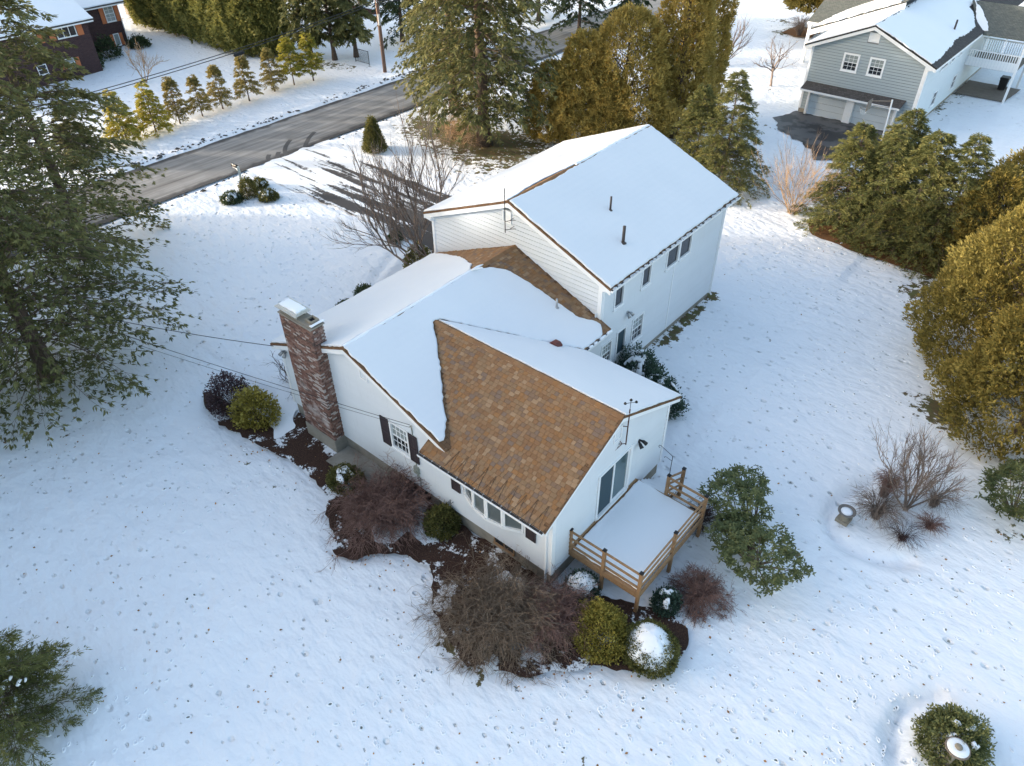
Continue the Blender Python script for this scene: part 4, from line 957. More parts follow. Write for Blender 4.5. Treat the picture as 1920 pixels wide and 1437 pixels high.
mb = MB(); mb.tube([(1.26, 5.0, 2.09), (1.26, 5.0, 3.02)], .012, 6); mb.tube([(1.26, 5.0, 3.0), (1.02, 4.98, 3.13), (.78, 4.97, 3.24), (.72, 4.97, 3.22), (.71, 4.97, 3.15), (.76, 4.97, 3.12)], .009, 5); mb.tube([(1.26, 5.0, 2.78), (1.05, 4.99, 2.84), (.98, 4.99, 2.82), (.97, 4.99, 2.76)], .008, 5); mb.build('rod', M['metal'], hk)

# ------------------------------------------------------------------ plant builders
def blades_mesh(name, P, D, S, L, Wd, mat, tone, org):
    """one leaf or needle spray per row: a lozenge from P along D, width along S"""
    P = np.asarray(P)-org; D = nrm(D); S = nrm(S-D*np.sum(S*D, 1, keepdims=True)); L = np.broadcast_to(L, (len(P),))[:, None]; Wd = np.broadcast_to(Wd, (len(P),))[:, None]
    V = np.stack([P, P+D*L*.45+S*Wd*.5, P+D*L, P+D*L*.45-S*Wd*.5], 1).reshape(-1, 3)
    F = np.arange(len(V)).reshape(-1, 4)
    return mesh_arrays(name, V, F, mat, np.repeat(np.clip(tone, 0, 1), 4))
def tubes_mesh(name, paths, radii, mat, org, sides=3, tone=None, more=None):
    """paths (N,K,3), radii (N,K) -> thin tapered stems; more: a second set with another K"""
    V, F, t = tube_arrays(paths, radii, org, sides, tone)
    if more is not None and len(more[0]):
        V2, F2, t2 = tube_arrays(more[0], more[1], org, sides, None); F = np.concatenate([F, F2+len(V)]); V = np.concatenate([V, V2]); t = np.concatenate([t, t2])
    return mesh_arrays(name, V, F, mat, t, True)
def tube_arrays(paths, radii, org, sides, tone):
    P = np.asarray(paths, float)-org; R = np.asarray(radii, float); N, K, _ = P.shape
    T = nrm(np.gradient(P, axis=1)); ref = np.where(np.abs(T[..., 2:3]) < .85, np.array([0, 0, 1.0]), np.array([1.0, 0, 0]))
    A = nrm(np.cross(T, ref)); B = np.cross(T, A)
    w = 2*np.pi*np.arange(sides)/sides
    V = P[:, :, None, :]+R[:, :, None, None]*(A[:, :, None, :]*np.cos(w)[None, None, :, None]+B[:, :, None, :]*np.sin(w)[None, None, :, None])
    idx = np.arange(N*K*sides).reshape(N, K, sides); n2 = np.roll(idx, -1, 2)
    F = np.stack([idx[:, :-1], n2[:, :-1], n2[:, 1:], idx[:, 1:]], -1).reshape(-1, 4)
    if tone is None: tone = np.random.default_rng(N).random(N)
    return V.reshape(-1, 3), F, np.repeat(tone, K*sides)
def trunk_mesh(H, r0, seed, mat, lean=(0, 0), k=9, top=.08):
    r = np.random.default_rng(seed); t = np.linspace(0, 1, k); x = np.cumsum(r.normal(0, .012*H/k*3, k))*t; y = np.cumsum(r.normal(0, .012*H/k*3, k))*t
    p = np.stack([x+lean[0]*t, y+lean[1]*t, H*t-.15], 1); rr = r0*(1-t)**.85+r0*top; rr[0] *= 1.5
    mb = MB(); mb.tube(p, rr, 9); return mb.mesh('trunk', mat, smooth=True), p
def conifer(seed, H, R, base=.08, nb=110, prof=None, rise=.15, droop=.45, nsec=10, spr=3, fan=6, bl=.3, bw=.075, mat=F_HEM, bark=None, flat=.75, r0=None, hang=.35, dead=0):
    """trunk, limbs and sprays of a conifer around the origin; returns (trunk, limbs, foliage) meshes"""
    r = np.random.default_rng(seed); bark = bark or M['bark']; prof = prof or (lambda t: (1-t)**.8)
    tm, tp = trunk_mesh(H, r0 or H*.018, seed, bark)
    paths = []; rad = []; sp_ = []; sr_ = []; P = []; D = []; S = []; T = []; LL = []
    ts = base+(1-base)*np.sort(r.random(nb)**1.0)
    for i, t in enumerate(ts):
        az = i*2.39996+r.normal(0, .3); L = R*prof((t-base)/(1-base))*r.uniform(.72, 1.12)+.12
        z0 = H*t; c = np.array([np.interp(z0, tp[:, 2], tp[:, 0]), np.interp(z0, tp[:, 2], tp[:, 1]), z0]); d = np.array([math.cos(az), math.sin(az), 0]); side = np.array([-d[1], d[0], 0]); curve = r.normal(0, .12)
        u = np.linspace(0, 1, 6)[:, None]; pth = c+d*L*u+side*curve*L*u**2+np.array([0, 0, 1])*L*(rise*u-droop*u**2)
        paths.append(pth); rad.append(np.linspace(max(.012, L*.011), .004, 6))
        m = int(nsec*(.45+L/R))+1
        for us in np.concatenate([.18+.82*r.random(m), [1.0]]):
            q = us*5; k = min(int(q), 4); a = pth[k]+(pth[k+1]-pth[k])*(q-k); tg = nrm(pth[k+1]-pth[k])
            sg = r.choice([-1, 1]); ang = r.uniform(.35, 1.1)*(1 if us < .98 else .15)*sg
            sd_ = nrm(tg*math.cos(ang)+side*math.sin(ang)+np.array([0, 0, r.normal(-.05, .12)])); sl_ = L*.34*(1.15-us*.6)*r.uniform(.6, 1.2)+.1
            e = a+sd_*sl_+np.array([0, 0, -hang*sl_*.5]); sp_.append((a, e)); sr_.append((.007, .003))
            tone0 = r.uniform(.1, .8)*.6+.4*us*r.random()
            if us < dead: continue
            for w in np.linspace(.3, 1, spr):
                b = a+(e-a)*w+r.normal(0, .03, 3); n = fan
                ang2 = r.uniform(-1.15, 1.15, n); up = np.array([0, 0, 1.0]); ss = nrm(np.cross(sd_, up))
                dd = sd_*np.cos(ang2)[:, None]+ss*np.sin(ang2)[:, None]+np.array([0, 0, 1])*(r.normal(-hang*.6, .25, n))[:, None]
                P.append(np.repeat(b[None], n, 0)+r.normal(0, .03, (n, 3))); D.append(dd); nn = np.array([0, 0, 1.0])*flat+r.normal(0, 1-flat+.2, (n, 3)); S.append(np.cross(dd, nn)); T.append(tone0+r.normal(0, .12, n)); LL.append(bl*r.uniform(.6, 1.25, n))
    P, D, S, T, LL = map(np.concatenate, (P, D, S, T, LL))
    fm = blades_mesh('foliage', P, D, S, LL, LL*bw/bl, mat, T, np.zeros(3))
    return tm, tubes_mesh('limbs', paths, rad, M['bark_pole'], np.zeros(3), more=(sp_, sr_)), fm
def arborvitae(seed, H, R, n=2600, k=9, bl=.30, bw=.10, mat=F_OLV, prof=None, lump=.16, base=.03, inner=.68, r0=None, gaps=.0):
    """dense cedar: upright fans over a lumpy crown"""
    r = np.random.default_rng(seed); prof = prof or (lambda t: np.clip(1.02-t**2.3, 0, 1)**.55*np.clip(.72+t*1.6, 0, 1))
    tm, tp = trunk_mesh(H*.94, r0 or H*.02, seed, M['bark'])
    t = base+(1-base)*r.random(n*3)**.9; w = prof(t); keep = r.random(n*3) < (w+.15)/1.15; t = t[keep][:n]; az = r.random(len(t))*2*np.pi
    ph = r.random(6)*6.28
    lm = 1+lump*(np.sin(az*3+t*7+ph[0])*.5+np.sin(az*5-t*13+ph[1])*.4+np.sin(az*2+t*23+ph[2])*.45+np.sin(az*9+t*17+ph[3])*.25)
    if gaps:
        g = np.sin(az*4+t*9+ph[4])+np.sin(az*7-t*15+ph[5]); ok = g > -2+2*gaps; t, az, lm = t[ok], az[ok], lm[ok]
    shell = inner+(1.03-inner)*r.random(len(t))**.6
    rad = R*prof(t)*lm*shell+.03; C = np.stack([rad*np.cos(az), rad*np.sin(az), H*t*1.0+r.normal(0, .05, len(t))], 1)
    out = np.stack([np.cos(az), np.sin(az), np.zeros_like(az)], 1)
    m = len(t); ci = np.repeat(np.arange(m), k)
    D = out[ci]*r.uniform(.2, 1.0, (m*k, 1))+np.array([0, 0, 1])*r.uniform(.0, 1.1, (m*k, 1))+r.normal(0, .42, (m*k, 3)); D = nrm(D)
    S = np.cross(D, r.normal(0, 1, (m*k, 3))); P = C[ci]+r.normal(0, .07, (m*k, 3)); L = bl*r.uniform(.55, 1.2, m*k)
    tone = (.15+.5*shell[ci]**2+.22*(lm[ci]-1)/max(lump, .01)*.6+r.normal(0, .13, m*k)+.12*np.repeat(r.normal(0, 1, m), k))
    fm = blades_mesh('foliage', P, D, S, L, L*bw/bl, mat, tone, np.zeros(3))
    nl = 60; tl = r.uniform(.08, .92, nl); az2 = r.random(nl)*6.28; Lb = R*prof(tl)*.85; pts = []
    for a, b, L_ in zip(tl, az2, Lb):
        u = np.linspace(0, 1, 5)[:, None]; pts.append(np.array([0, 0, H*a*.85])+np.array([math.cos(b), math.sin(b), 0])*L_*u+np.array([0, 0, 1])*(L_*.7*u**1.4))
    lm_ = tubes_mesh('limbs', pts, np.tile(np.linspace(max(.012, R*.012), .006, 5), (nl, 1)), M['bark_pole'], np.zeros(3))
    return tm, lm_, fm
def dome_shrub(seed, a, b, h, n=3500, bl=.07, bw=.045, mat=F_BOX, inner=.8, lump=.08, flat_top=0.0, z0=.08, core=True):
    """clipped or mounded shrub on radii a, b and height h"""
    r = np.random.default_rng(seed); az = r.random(n)*2*np.pi; cz = r.random(n)**.8; ph = r.random(5)*6.28
    e = np.sqrt(np.maximum(0, 1-cz**2)); lm = 1+lump*(np.sin(az*4+cz*6+ph[0])+np.sin(az*7-cz*9+ph[1])+.8*np.sin(az*2+ph[2]))*.6
    if flat_top: e = np.maximum(0, 1-cz**(2+flat_top*4))**.5
    sh = (inner+(1.02-inner)*r.random(n)**.5)*lm
    low = r.random(n) < .22; cz = np.where(low, cz*.25, cz)
    e = np.where(low, 1-.15*(1-cz/.25)*r.random(n), e)
    P = np.stack([a*e*sh*np.cos(az), b*e*sh*np.sin(az), z0+(h-z0)*cz*sh], 1)
    out = nrm(np.stack([P[:, 0]/a**2, P[:, 1]/b**2, (P[:, 2])/h**2*1.2], 1)); k = 2; ci = np.repeat(np.arange(n), k)
    D = nrm(out[ci]+r.normal(0, .75, (n*k, 3))+np.array([0, 0, .25])); S = np.cross(D, r.normal(0, 1, (n*k, 3))); L = bl*r.uniform(.6, 1.3, n*k)
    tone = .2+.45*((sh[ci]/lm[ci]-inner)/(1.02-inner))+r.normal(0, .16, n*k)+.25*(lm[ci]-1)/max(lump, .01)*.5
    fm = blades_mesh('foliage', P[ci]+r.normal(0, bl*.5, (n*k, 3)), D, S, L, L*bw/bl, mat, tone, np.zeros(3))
    st = []; ns = 40
    for q in range(ns):
        w = r.random()*6.28; zz = r.uniform(.3, .95); e_ = math.sqrt(1-zz**2)*.9; tip = np.array([a*e_*math.cos(w), b*e_*math.sin(w), h*zz*.9]); u = np.linspace(0, 1, 4)[:, None]; st.append(np.array([.0, 0, -.05])+tip*u+r.normal(0, .02, (4, 3))*u)
    sm_ = tubes_mesh('stems', st, np.tile(np.linspace(.014, .005, 4), (ns, 1)), T_BRN, np.zeros(3))
    return sm_, fm
def snow_cap(seed, a, b, h, cover=.55, z0=.08, tilt=.0, sc=.22, th=.05, rr=1.0):
    """patches of snow caught on top of a shrub"""
    r = np.random.default_rng(seed); n = 46; q = 16; V = []; keep = []
    for i in range(q+1):
        ph = (i/q)*1.15
        for j in range(n):
            w = 2*np.pi*j/n; s_ = math.sin(ph); c_ = math.cos(ph); x, y, z = a*s_*math.cos(w)*rr, b*s_*math.sin(w)*rr, z0+(h-z0)*c_*rr
            nz = float(vnoise(np.array([x+seed]), np.array([y+seed*2.]), sc, 11)[0])*.7+float(vnoise(np.array([x-seed]), np.array([y]), sc*.45, 12)[0])*.45
            V.append((x*1.02, y*1.02, z+th*(.5+nz*.6))); keep.append(nz+(1-ph/1.15)*.9-.45+cover-.5)
    keep = np.array(keep).reshape(q+1, n); F = []
    for i in range(q):
        for j in range(n):
            j2 = (j+1) % n
            if keep[i:i+2, [j, j2]].mean() > 0: F.append((i*n+j, (i+1)*n+j, (i+1)*n+j2, i*n+j2))
    V = np.array(V); used = sorted(set(k for f in F for k in f)); mp = {k: i for i, k in enumerate(used)}; m_ = len(used)
    if not F: return None
    top = V[used]; bot = top-np.array([0, 0, th*1.4]); F2 = [[mp[k] for k in f] for f in F]
    ed = {}
    for f in F2:
        for k in range(4): e = (f[k], f[(k+1) % 4]); ed[e] = 1
    side = [(e[1], e[0], e[0]+m_, e[1]+m_) for e in ed if (e[1], e[0]) not in ed]
    return mesh_arrays('snow', np.concatenate([top, bot]), np.array(F2+side), M['roof_snow'], smooth=True)
def weeping(seed, R, h, n=900, mat=T_RED, r0=.008, hole=.0, k=8, droop=1.0, sub=2, low=.0, a0=0, a1=6.283):
    """bare mounded shrub of arching twigs"""
    r = np.random.default_rng(seed); paths = []; rad = []; tone = []
    for i in range(n):
        az = r.uniform(a0, a1); rr = R*r.uniform(.55, 1.05); hh = h*r.uniform(.45, 1.05); u = np.linspace(0, 1, k)
        d = np.array([math.cos(az), math.sin(az)]); curl = r.normal(0, .25)
        x = rr*(u**1.15); z = hh*(1-(1-np.minimum(u/.62, 1))**2)-droop*hh*.75*np.clip(u-.55, 0, 1)**1.5/.3*r.uniform(.4, 1.1)
        off = r.normal(0, .06, 2); p = np.stack([off[0]+d[0]*x-d[1]*curl*x*u, off[1]+d[1]*x+d[0]*curl*x*u, np.maximum(z, .04)+low], 1)+np.cumsum(r.normal(0, .012, (k, 3)), 0)
        paths.append(p); t0 = r.random(); rad.append(np.linspace(r0*r.uniform(.7, 1.3), .0022, k)); tone.append(t0)
        for s in range(sub):
            j = r.integers(2, k-1); L = rr*r.uniform(.15, .35); dd = nrm(nrm(p[j+1]-p[j] if j+1 < k else p[j]-p[j-1])+r.normal(0, .55, 3)); v = np.linspace(0, 1, k)[:, None]
            paths.append(p[j]+dd*L*v+r.normal(0, .006, (k, 3))); rad.append(np.linspace(.0045, .0018, k)); tone.append(t0*.7+.3*r.random())
    return tubes_mesh('twigs', paths, rad, mat, np.zeros(3), 3, np.array(tone))
def mound(seed, R, h, stems=60, kids=(5, 5, 4), mat=T_RED, a0=0, a1=6.283, r0=.014, wild=.55, fall=.28, heart=.15):
    """bare mounded shrub: arching stems that fork into a mat of fine drooping twigs"""
    r = np.random.default_rng(seed); K = 3; paths = []; rad = []; tone = []
    n = stems; az = r.uniform(a0, a1, n); el = r.uniform(.35, 1.35, n); p = np.stack([heart*R*r.normal(0, 1, n)*.5, heart*R*r.normal(0, 1, n)*.5, np.full(n, .02)], 1)
    d = np.stack([np.cos(az)*np.cos(el), np.sin(az)*np.cos(el), np.sin(el)], 1); L = np.hypot(R*np.cos(el), h*np.sin(el))*r.uniform(.42, .62, n); rr = np.full(n, r0)
    for lv in range(len(kids)+1):
        m = len(p); pts = [p]; q = d.copy()
        for k in range(K-1):
            q = nrm(q+r.normal(0, .19, (m, 3))+np.array([0, 0, -fall*(.35+.5*lv)])*np.ones((m, 1))*.75); nx_ = pts[-1]+q*(L/(K-1))[:, None]; nx_[:, 2] = np.maximum(nx_[:, 2], .03); pts.append(nx_)
        pts = np.stack(pts, 1); paths.append(pts); rad.append(np.stack([np.linspace(a, max(a*.55, .0035), K) for a in rr])); tone.append(r.random(m))
        if lv == len(kids): break
        kk = kids[lv]; ci = np.repeat(np.arange(m), kk); t = r.uniform(.25, 1.0, m*kk)*(K-1); j = np.minimum(t.astype(int), K-2); A = pts[ci, j]; B = pts[ci, j+1]; p = A+(B-A)*(t-j)[:, None]
        d = nrm(nrm(B-A)+r.normal(0, wild, (m*kk, 3))+np.array([0, 0, .12])); L = L[ci]*r.uniform(.42, .8, m*kk); rr = np.maximum(rr[ci]*.55, .0048)
    return tubes_mesh('twigs', np.concatenate(paths), np.concatenate(rad), mat, np.zeros(3), 3, np.concatenate(tone))
def bare_tree(seed, stems, levels=4, L0=1.6, r0=.06, spread=.5, up=.25, kids=(4, 4, 3, 3), shrink=.66, mat=T_GRY, twist=.12, start=.25, kr=.62):
    """stems: list of (base point, direction); returns a single mesh of all branches"""
    r = np.random.default_rng(seed); paths = []; rad = []; tone = []
    def grow(p, d, L, rr, lv):
        k = 6; pts = [p]; q = np.array(d, float)
        for _ in range(k-1):
            q = nrm(q+r.normal(0, twist, 3)+np.array([0, 0, up*.12])); pts.append(pts[-1]+q*L/(k-1))
        pts = np.array(pts); r1 = rr*kr if lv < levels else .003
        paths.append(pts); rad.append(np.linspace(rr, max(r1, .003), k)); tone.append(r.random())
        if lv >= levels: return
        n = kids[min(lv, len(kids)-1)]
        for c in range(n):
            t = 1.0 if c == 0 else r.uniform(start, 1.0); j = min(int(t*(k-1)), k-2); a = pts[j]+(pts[j+1]-pts[j])*(t*(k-1)-j); tg = nrm(pts[j+1]-pts[j])
            ax = nrm(np.cross(tg, r.normal(0, 1, 3))); an = spread*r.uniform(.6, 1.25)*(.5 if c == 0 else 1)
            nd = nrm(tg*math.cos(an)+ax*math.sin(an)+np.array([0, 0, up])*.5); grow(a, nd, L*shrink*r.uniform(.7, 1.2), max(rr*(.72 if c == 0 else .5), .004), lv+1)
    for b, d in stems: grow(np.array(b, float), nrm(np.array(d, float)), L0*r.uniform(.85, 1.15), r0, 0)
    return tubes_mesh('branches', paths, rad, mat, np.zeros(3), 3, np.array(tone))
def leafy(seed, tips, mat, per=7, bl=.15, bw=.05, droop=.25, jit=.03):
    r = np.random.default_rng(seed); tips = np.array(tips); n = len(tips)*per; ci = np.repeat(np.arange(len(tips)), per); az = np.tile(np.linspace(0, 6.28, per, endpoint=False), len(tips))+r.normal(0, .3, n)
    D = np.stack([np.cos(az), np.sin(az), r.normal(.15-droop, .3, n)], 1); S = np.stack([-np.sin(az), np.cos(az), r.normal(0, .25, n)], 1); L = bl*r.uniform(.7, 1.2, n)
    return blades_mesh('foliage', tips[ci]+r.normal(0, jit, (n, 3)), D, S, L, L*bw/bl, mat, np.repeat(r.random(len(tips)), per)*.7+r.random(n)*.3, np.zeros(3))

def plant(name, loc, label, cat, parts, group=None, rot=0, scale=1.0):
    """parts: list of (part name, mesh)"""
    o = bpy.data.objects.new(name, None); COL.objects.link(o); o.location = loc; o.rotation_euler = (0, 0, rot); o.scale = (scale,)*3 if isinstance(scale, (int, float)) else scale; o.empty_display_size = .2
    tag(o, label, cat, group)
    for pn, me in parts:
        if me is not None:
            q = link(pn, me, o)
            if pn == 'snow': tag(q, kind='stuff')
    return o
def base(x, y):
    p = G(x, y); return (float(p[0]), float(p[1]), gz(p[0], p[1])-.02)
TP = lambda m3: [('trunk', m3[0]), ('limbs', m3[1]), ('crown', m3[2])]

# ------------------------------------------------------------------ trees
big = conifer(1, 17.5, 6.2, .05, 270, lambda t: (1-t)**.62*np.clip(.62+t*2.2, 0, 1), .20, .34, 13, 3, 7, .225, .07, F_HEM, None, .6, .34, .3)
plant('cedar_tree', base(98, 708), 'large airy dark green cedar overhanging the front lawn by the road', 'tree', TP(big), None, .3)
bigb = conifer(4, 16.5, 5.0, .05, 170, lambda t: (1-t)**.6*np.clip(.7+t*2.2, 0, 1), .20, .34, 10, 3, 7, .27, .08, F_HEM, None, .6, .30, .3)
plant('cedar_tree', (-33.4, .6, 0), 'second dark green cedar standing past the large airy one towards the road', 'tree', TP(bigb), None, 2.0)
tall = conifer(2, 20, 5.4, .12, 190, lambda t: (1-t)**.55*np.clip(.62+t*2.0, 0, 1), .18, .40, 11, 3, 7, .38, .10, F_HEM, None, .7, .42, .45)
plant('cedar_tree', base(908, 270), 'very tall conifer with thick reddish trunk beside the driveway', 'tree', TP(tall), None, 0)
tall2 = conifer(3, 19, 4.2, .10, 150, lambda t: (1-t)**.55*np.clip(.62+t*2.0, 0, 1), .15, .40, 10, 3, 6, .38, .10, F_HEM, None, .7, .3, .45)
plant('cedar_tree', base(852, 205), 'tall conifer with slimmer trunk crowding the reddish-trunked conifer towards the road', 'tree', TP(tall2), None, 1.0)
arb = [arborvitae(10, 9.0, 3.4, 4200, 10, .26, .085, F_ARB, lambda t: np.clip(1.02-t**2.6, 0, 1)**.6*np.clip(.75+t*1.2, 0, 1), .15), arborvitae(11, 7.5, 2.3, 3400, 11, .26, .085, F_ARB, None, .2), arborvitae(12, 13, 2.1, 3800, 11, .26, .085, F_ARB, lambda t: np.clip(1.02-t**3, 0, 1)**.6*np.clip(.75+t, 0, 1), .18, .03, .6, None, .12)]
for (x, y, k, sc, rot, lab) in ((1030, 262, 1, .74, 0, 'shortest olive arborvitae behind the house, on the end towards the tall conifer'), (1092, 266, 1, 1.0, 1.4, 'rounded olive arborvitae behind the house, second from the tall conifer'), (1165, 268, 0, 1.0, .5, 'broad dome-topped olive arborvitae, highest of the rounded ones behind the house'),
                          (1262, 258, 2, 1.0, 2.2, 'tall columnar olive arborvitae with pale bare stems rising behind the house'), (1300, 225, 2, .92, 4.0, 'tall columnar arborvitae partly hidden behind its pale-stemmed neighbour'), (1140, 285, 1, .70, 3.1, 'small bright olive arborvitae touching the far roof edge of the house')):
    plant('arborvitae', base(x, y), lab, 'tree', TP(arb[k]), 'arborvitae behind the white house', rot, sc)
spr = conifer(20, 6.9, 2.35, .02, 140, lambda t: (1-t)**.85+.04, .30, .38, 9, 3, 9, .20, .036, F_SPR, None, .35, .10, .12)
spr2 = conifer(21, 6.2, 2.1, .02, 130, lambda t: (1-t)**.75+.04, .34, .36, 9, 3, 9, .20, .036, F_SPR, None, .35, .10, .1)
plant('spruce_tree', base(1350, 352), 'full green spruce at the back corner of the white house', 'tree', TP(spr), 'spruces', 0, 1.05)
plant('spruce_tree', base(1300, 330), 'dark spruce squeezed between the house and the corner spruce', 'tree', TP(spr2), 'spruces', 2, .95)
for x, y, k, sc, rot, lab in ((1572, 420, 1, .95, 1, 'spruce at the open end of the pine straw bed, beside the tan shrub'), (1628, 440, 0, .88, 2, 'second spruce from the tan shrub along the pine straw bed'), (1690, 462, 1, 1.05, 3.3, 'third spruce from the tan shrub along the pine straw bed'), (1752, 482, 0, .98, 4.4, 'fourth spruce from the tan shrub, next to the bronze cedars'), (1650, 400, 1, 1.0, 5, 'spruce standing in the second row near the basketball hoop')):
    plant('spruce_tree', base(x, y), lab, 'tree', TP((spr, spr2)[k]), 'spruces', rot, (sc*1.1, sc*1.1, sc))
brz = [arborvitae(30, 5.6, 2.3, 2800, 11, .20, .06, F_OLV, lambda t: np.clip(1.02-t**1.6, 0, 1)**.6, .24, .03, .55, None, .25), arborvitae(31, 8.2, 3.3, 5400, 12, .20, .066, F_OLV, lambda t: np.clip(1.02-t**2.2, 0, 1)**.6*np.clip(.8+t, 0, 1), .15), arborvitae(32, 6.0, 2.7, 3900, 12, .20, .066, F_OLV, lambda t: np.clip(1.02-t**2.2, 0, 1)**.6*np.clip(.85+t, 0, 1), .16)]
for x, y, k, sc, rot, lab in ((1815, 500, 0, 1.0, .3, 'ragged bronze cedar next to the fourth spruce, with bare twigs showing'), (1880, 470, 0, 1.1, 1.9, 'ragged bronze cedar behind the large olive cedar'), (1850, 690, 1, 1.0, .8, 'very large olive cedar mass filling the yard edge'), (1862, 575, 2, .85, 2.6, 'olive-brown cedar between the bronze cedar and the large olive cedar'), (1905, 815, 2, 1.12, 4.1, 'low spreading olive cedar above the rhododendron at the yard edge')):
    plant('cedar_tree', base(x, y), lab, 'tree', TP(brz[k]), 'cedars along the yard edge', rot, sc)
# small conifers along the road
yc = [conifer(40, 3.9, 1.3, .06, 70, lambda t: (1-t)**1.0+.04, .30, .35, 6, 3, 6, .20, .055, F_YEL, None, .45, .055, .15), conifer(41, 3.5, 1.0, .12, 56, lambda t: np.clip(1.04-t, 0, 1)**.95*np.clip(.7+t*1.2, 0, 1), .34, .35, 6, 3, 6, .18, .05, F_BRZ, None, .45, .05, .15), conifer(42, 4.0, 1.15, .2, 60, lambda t: np.clip(1.04-t, 0, 1)**.8*np.clip(.55+t*1.5, 0, 1), .34, .30, 6, 3, 6, .20, .055, F_YEL, None, .45, .05, .1), conifer(43, 4.2, 1.5, .03, 70, lambda t: (1-t)**.85+.04, .2, .4, 7, 3, 6, .22, .08, F_HEM, None, .45, .05, .2)]
ROW = [(588, 152, 2, .98), (552, 160, 2, 1.0), (515, 172, 1, 1.0), (468, 190, 1, 1.03), (418, 204, 1, .98), (380, 218, 1, .9), (338, 232, 1, 1.0), (293, 248, 0, .99), (240, 268, 0, 1.0), (152, 300, 3, 1.0)]
ORD = 'first second third fourth fifth sixth seventh eighth ninth tenth'.split()
LOOK = ['golden-tipped', 'golden-tipped narrow', 'bronze open', 'bronze twin-stemmed', 'bronze', 'small thin', 'bronze leggy', 'full yellow-green', 'full yellow-green', 'dark green bushy']
for i, (x, y, k, sc) in enumerate(ROW):
    plant('young_conifer', base(x, y), '%s young conifer, %s in the roadside row from the utility pole' % (LOOK[i], ORD[i]), 'tree', TP(yc[k]), 'young conifers along the road', i*1.7, sc)
# tall hedge behind them
hd = [arborvitae(50, 8.6, 1.75, 2000, 8, .42, .15, F_HEDGE, lambda t: np.clip(1.02-t**2.6, 0, 1)**.6*np.clip(.7+t, 0, 1), .2), arborvitae(51, 7.8, 1.6, 1800, 8, .42, .15, F_HEDGE, lambda t: np.clip(1.02-t**2.2, 0, 1)**.6*np.clip(.7+t, 0, 1), .22, .06)]
hp = smooth_line([(282, 55), (330, 64), (385, 82), (440, 100), (478, 108), (530, 108)], 3)[:-1]
for i, (x, y) in enumerate(hp):
    plant('arborvitae', base(x, y-6), 'tall dense arborvitae in the hedge behind the roadside conifers', 'tree', TP(hd[i % 2]), 'hedge of tall arborvitae', i*1.3, 1.0)
lg = [conifer(55, 9, 2.2, .22, 70, lambda t: (1-t)**.5*np.clip(.5+t*2, 0, 1), .1, .4, 7, 3, 6, .42, .12, F_HEM, None, .6, .2, .4), conifer(56, 11, 3.2, .15, 80, lambda t: (1-t)**.6, .1, .4, 8, 3, 6, .42, .11, F_DRK, None, .6, .22, .4)]
for i, (x, y, k, lab) in enumerate(((585, 112, 0, 'bare-stemmed evergreen nearest the dense hedge, brown mulch at its foot'), (628, 112, 0, 'bare-stemmed evergreen in the middle of the three by the wire fence'), (668, 106, 0, 'bare-stemmed evergreen touching the wire fence'))):
    plant('evergreen_tree', base(x, y), lab, 'tree', TP(lg[k]), 'evergreens by the wire fence', i*2.1)
for i, (x, y, lab) in enumerate(((755, 78, 'dark leaning conifer behind the utility pole'), (1085, 70, 'dark conifer behind the shortest olive arborvitae'), (1170, 60, 'dark conifer behind the broad dome-topped arborvitae'), (1010, 40, 'dark conifer in the gap behind the tall roadside conifers'), (640, 22, 'dark conifer behind the snowy garden wall'), (560, 30, 'dark conifer behind the middle of the hedge'))):
    plant('dark_conifer', base(x, y), lab, 'tree', TP(lg[1]), 'dark conifers in the background', i*1.1, .9)
plant('dwarf_conifer', base(703, 282), 'clipped cone-shaped dwarf conifer between road and driveway', 'shrub', TP(arborvitae(60, 2.3, .78, 1500, 8, .14, .06, F_BOX, lambda t: (1.03-t)**.75, .06)))
# foreground spruce at the corner, cut by the picture edge
fg = conifer(61, 4.6, 2.0, .03, 130, lambda t: (1-t)**.75+.05, .30, .32, 9, 4, 7, .17, .030, F_SPR, None, .3, .07, .05)
fs = plant('spruce_tree', (-8.9, -13.4, 0), 'spruce with snow in its branches on the near lawn, apart from the house', 'tree', TP(fg), 'spruces', 1.0, .88)
r = random.Random(3)
for k in range(15):
    sn = MB(); a = r.uniform(-1.2, 1.6); t = r.uniform(.2, .6); rr = 2.0*(1-t)**.75*r.uniform(.6, .86); z = 4.6*t; c = np.array([rr*math.cos(a), rr*math.sin(a), z]); s = r.uniform(.07, .16); rt_ = r.uniform(0, 3); n_ = 9
    ring = lambda f, h: [c+np.array([s*f*r.uniform(.5, 1.4)*math.cos(w)*math.cos(rt_)-s*f*.5*math.sin(w)*math.sin(rt_), s*f*math.cos(w)*math.sin(rt_)+s*f*.5*r.uniform(.5, 1.4)*math.sin(w)*math.cos(rt_), h-abs(f)*.02]) for w in np.linspace(0, 6.283, n_, endpoint=False)]
    A, B_r = ring(1.0, -.02), ring(.62, .03); sn.faces(A+B_r+[c+np.array([0, 0, .045])], [(i_, (i_+1) % n_, n_+(i_+1) % n_, n_+i_) for i_ in range(n_)]+[(n_+i_, n_+(i_+1) % n_, 2*n_) for i_ in range(n_)])
    link('snow', sn.mesh('snow', M['roof_snow'], smooth=True), fs)
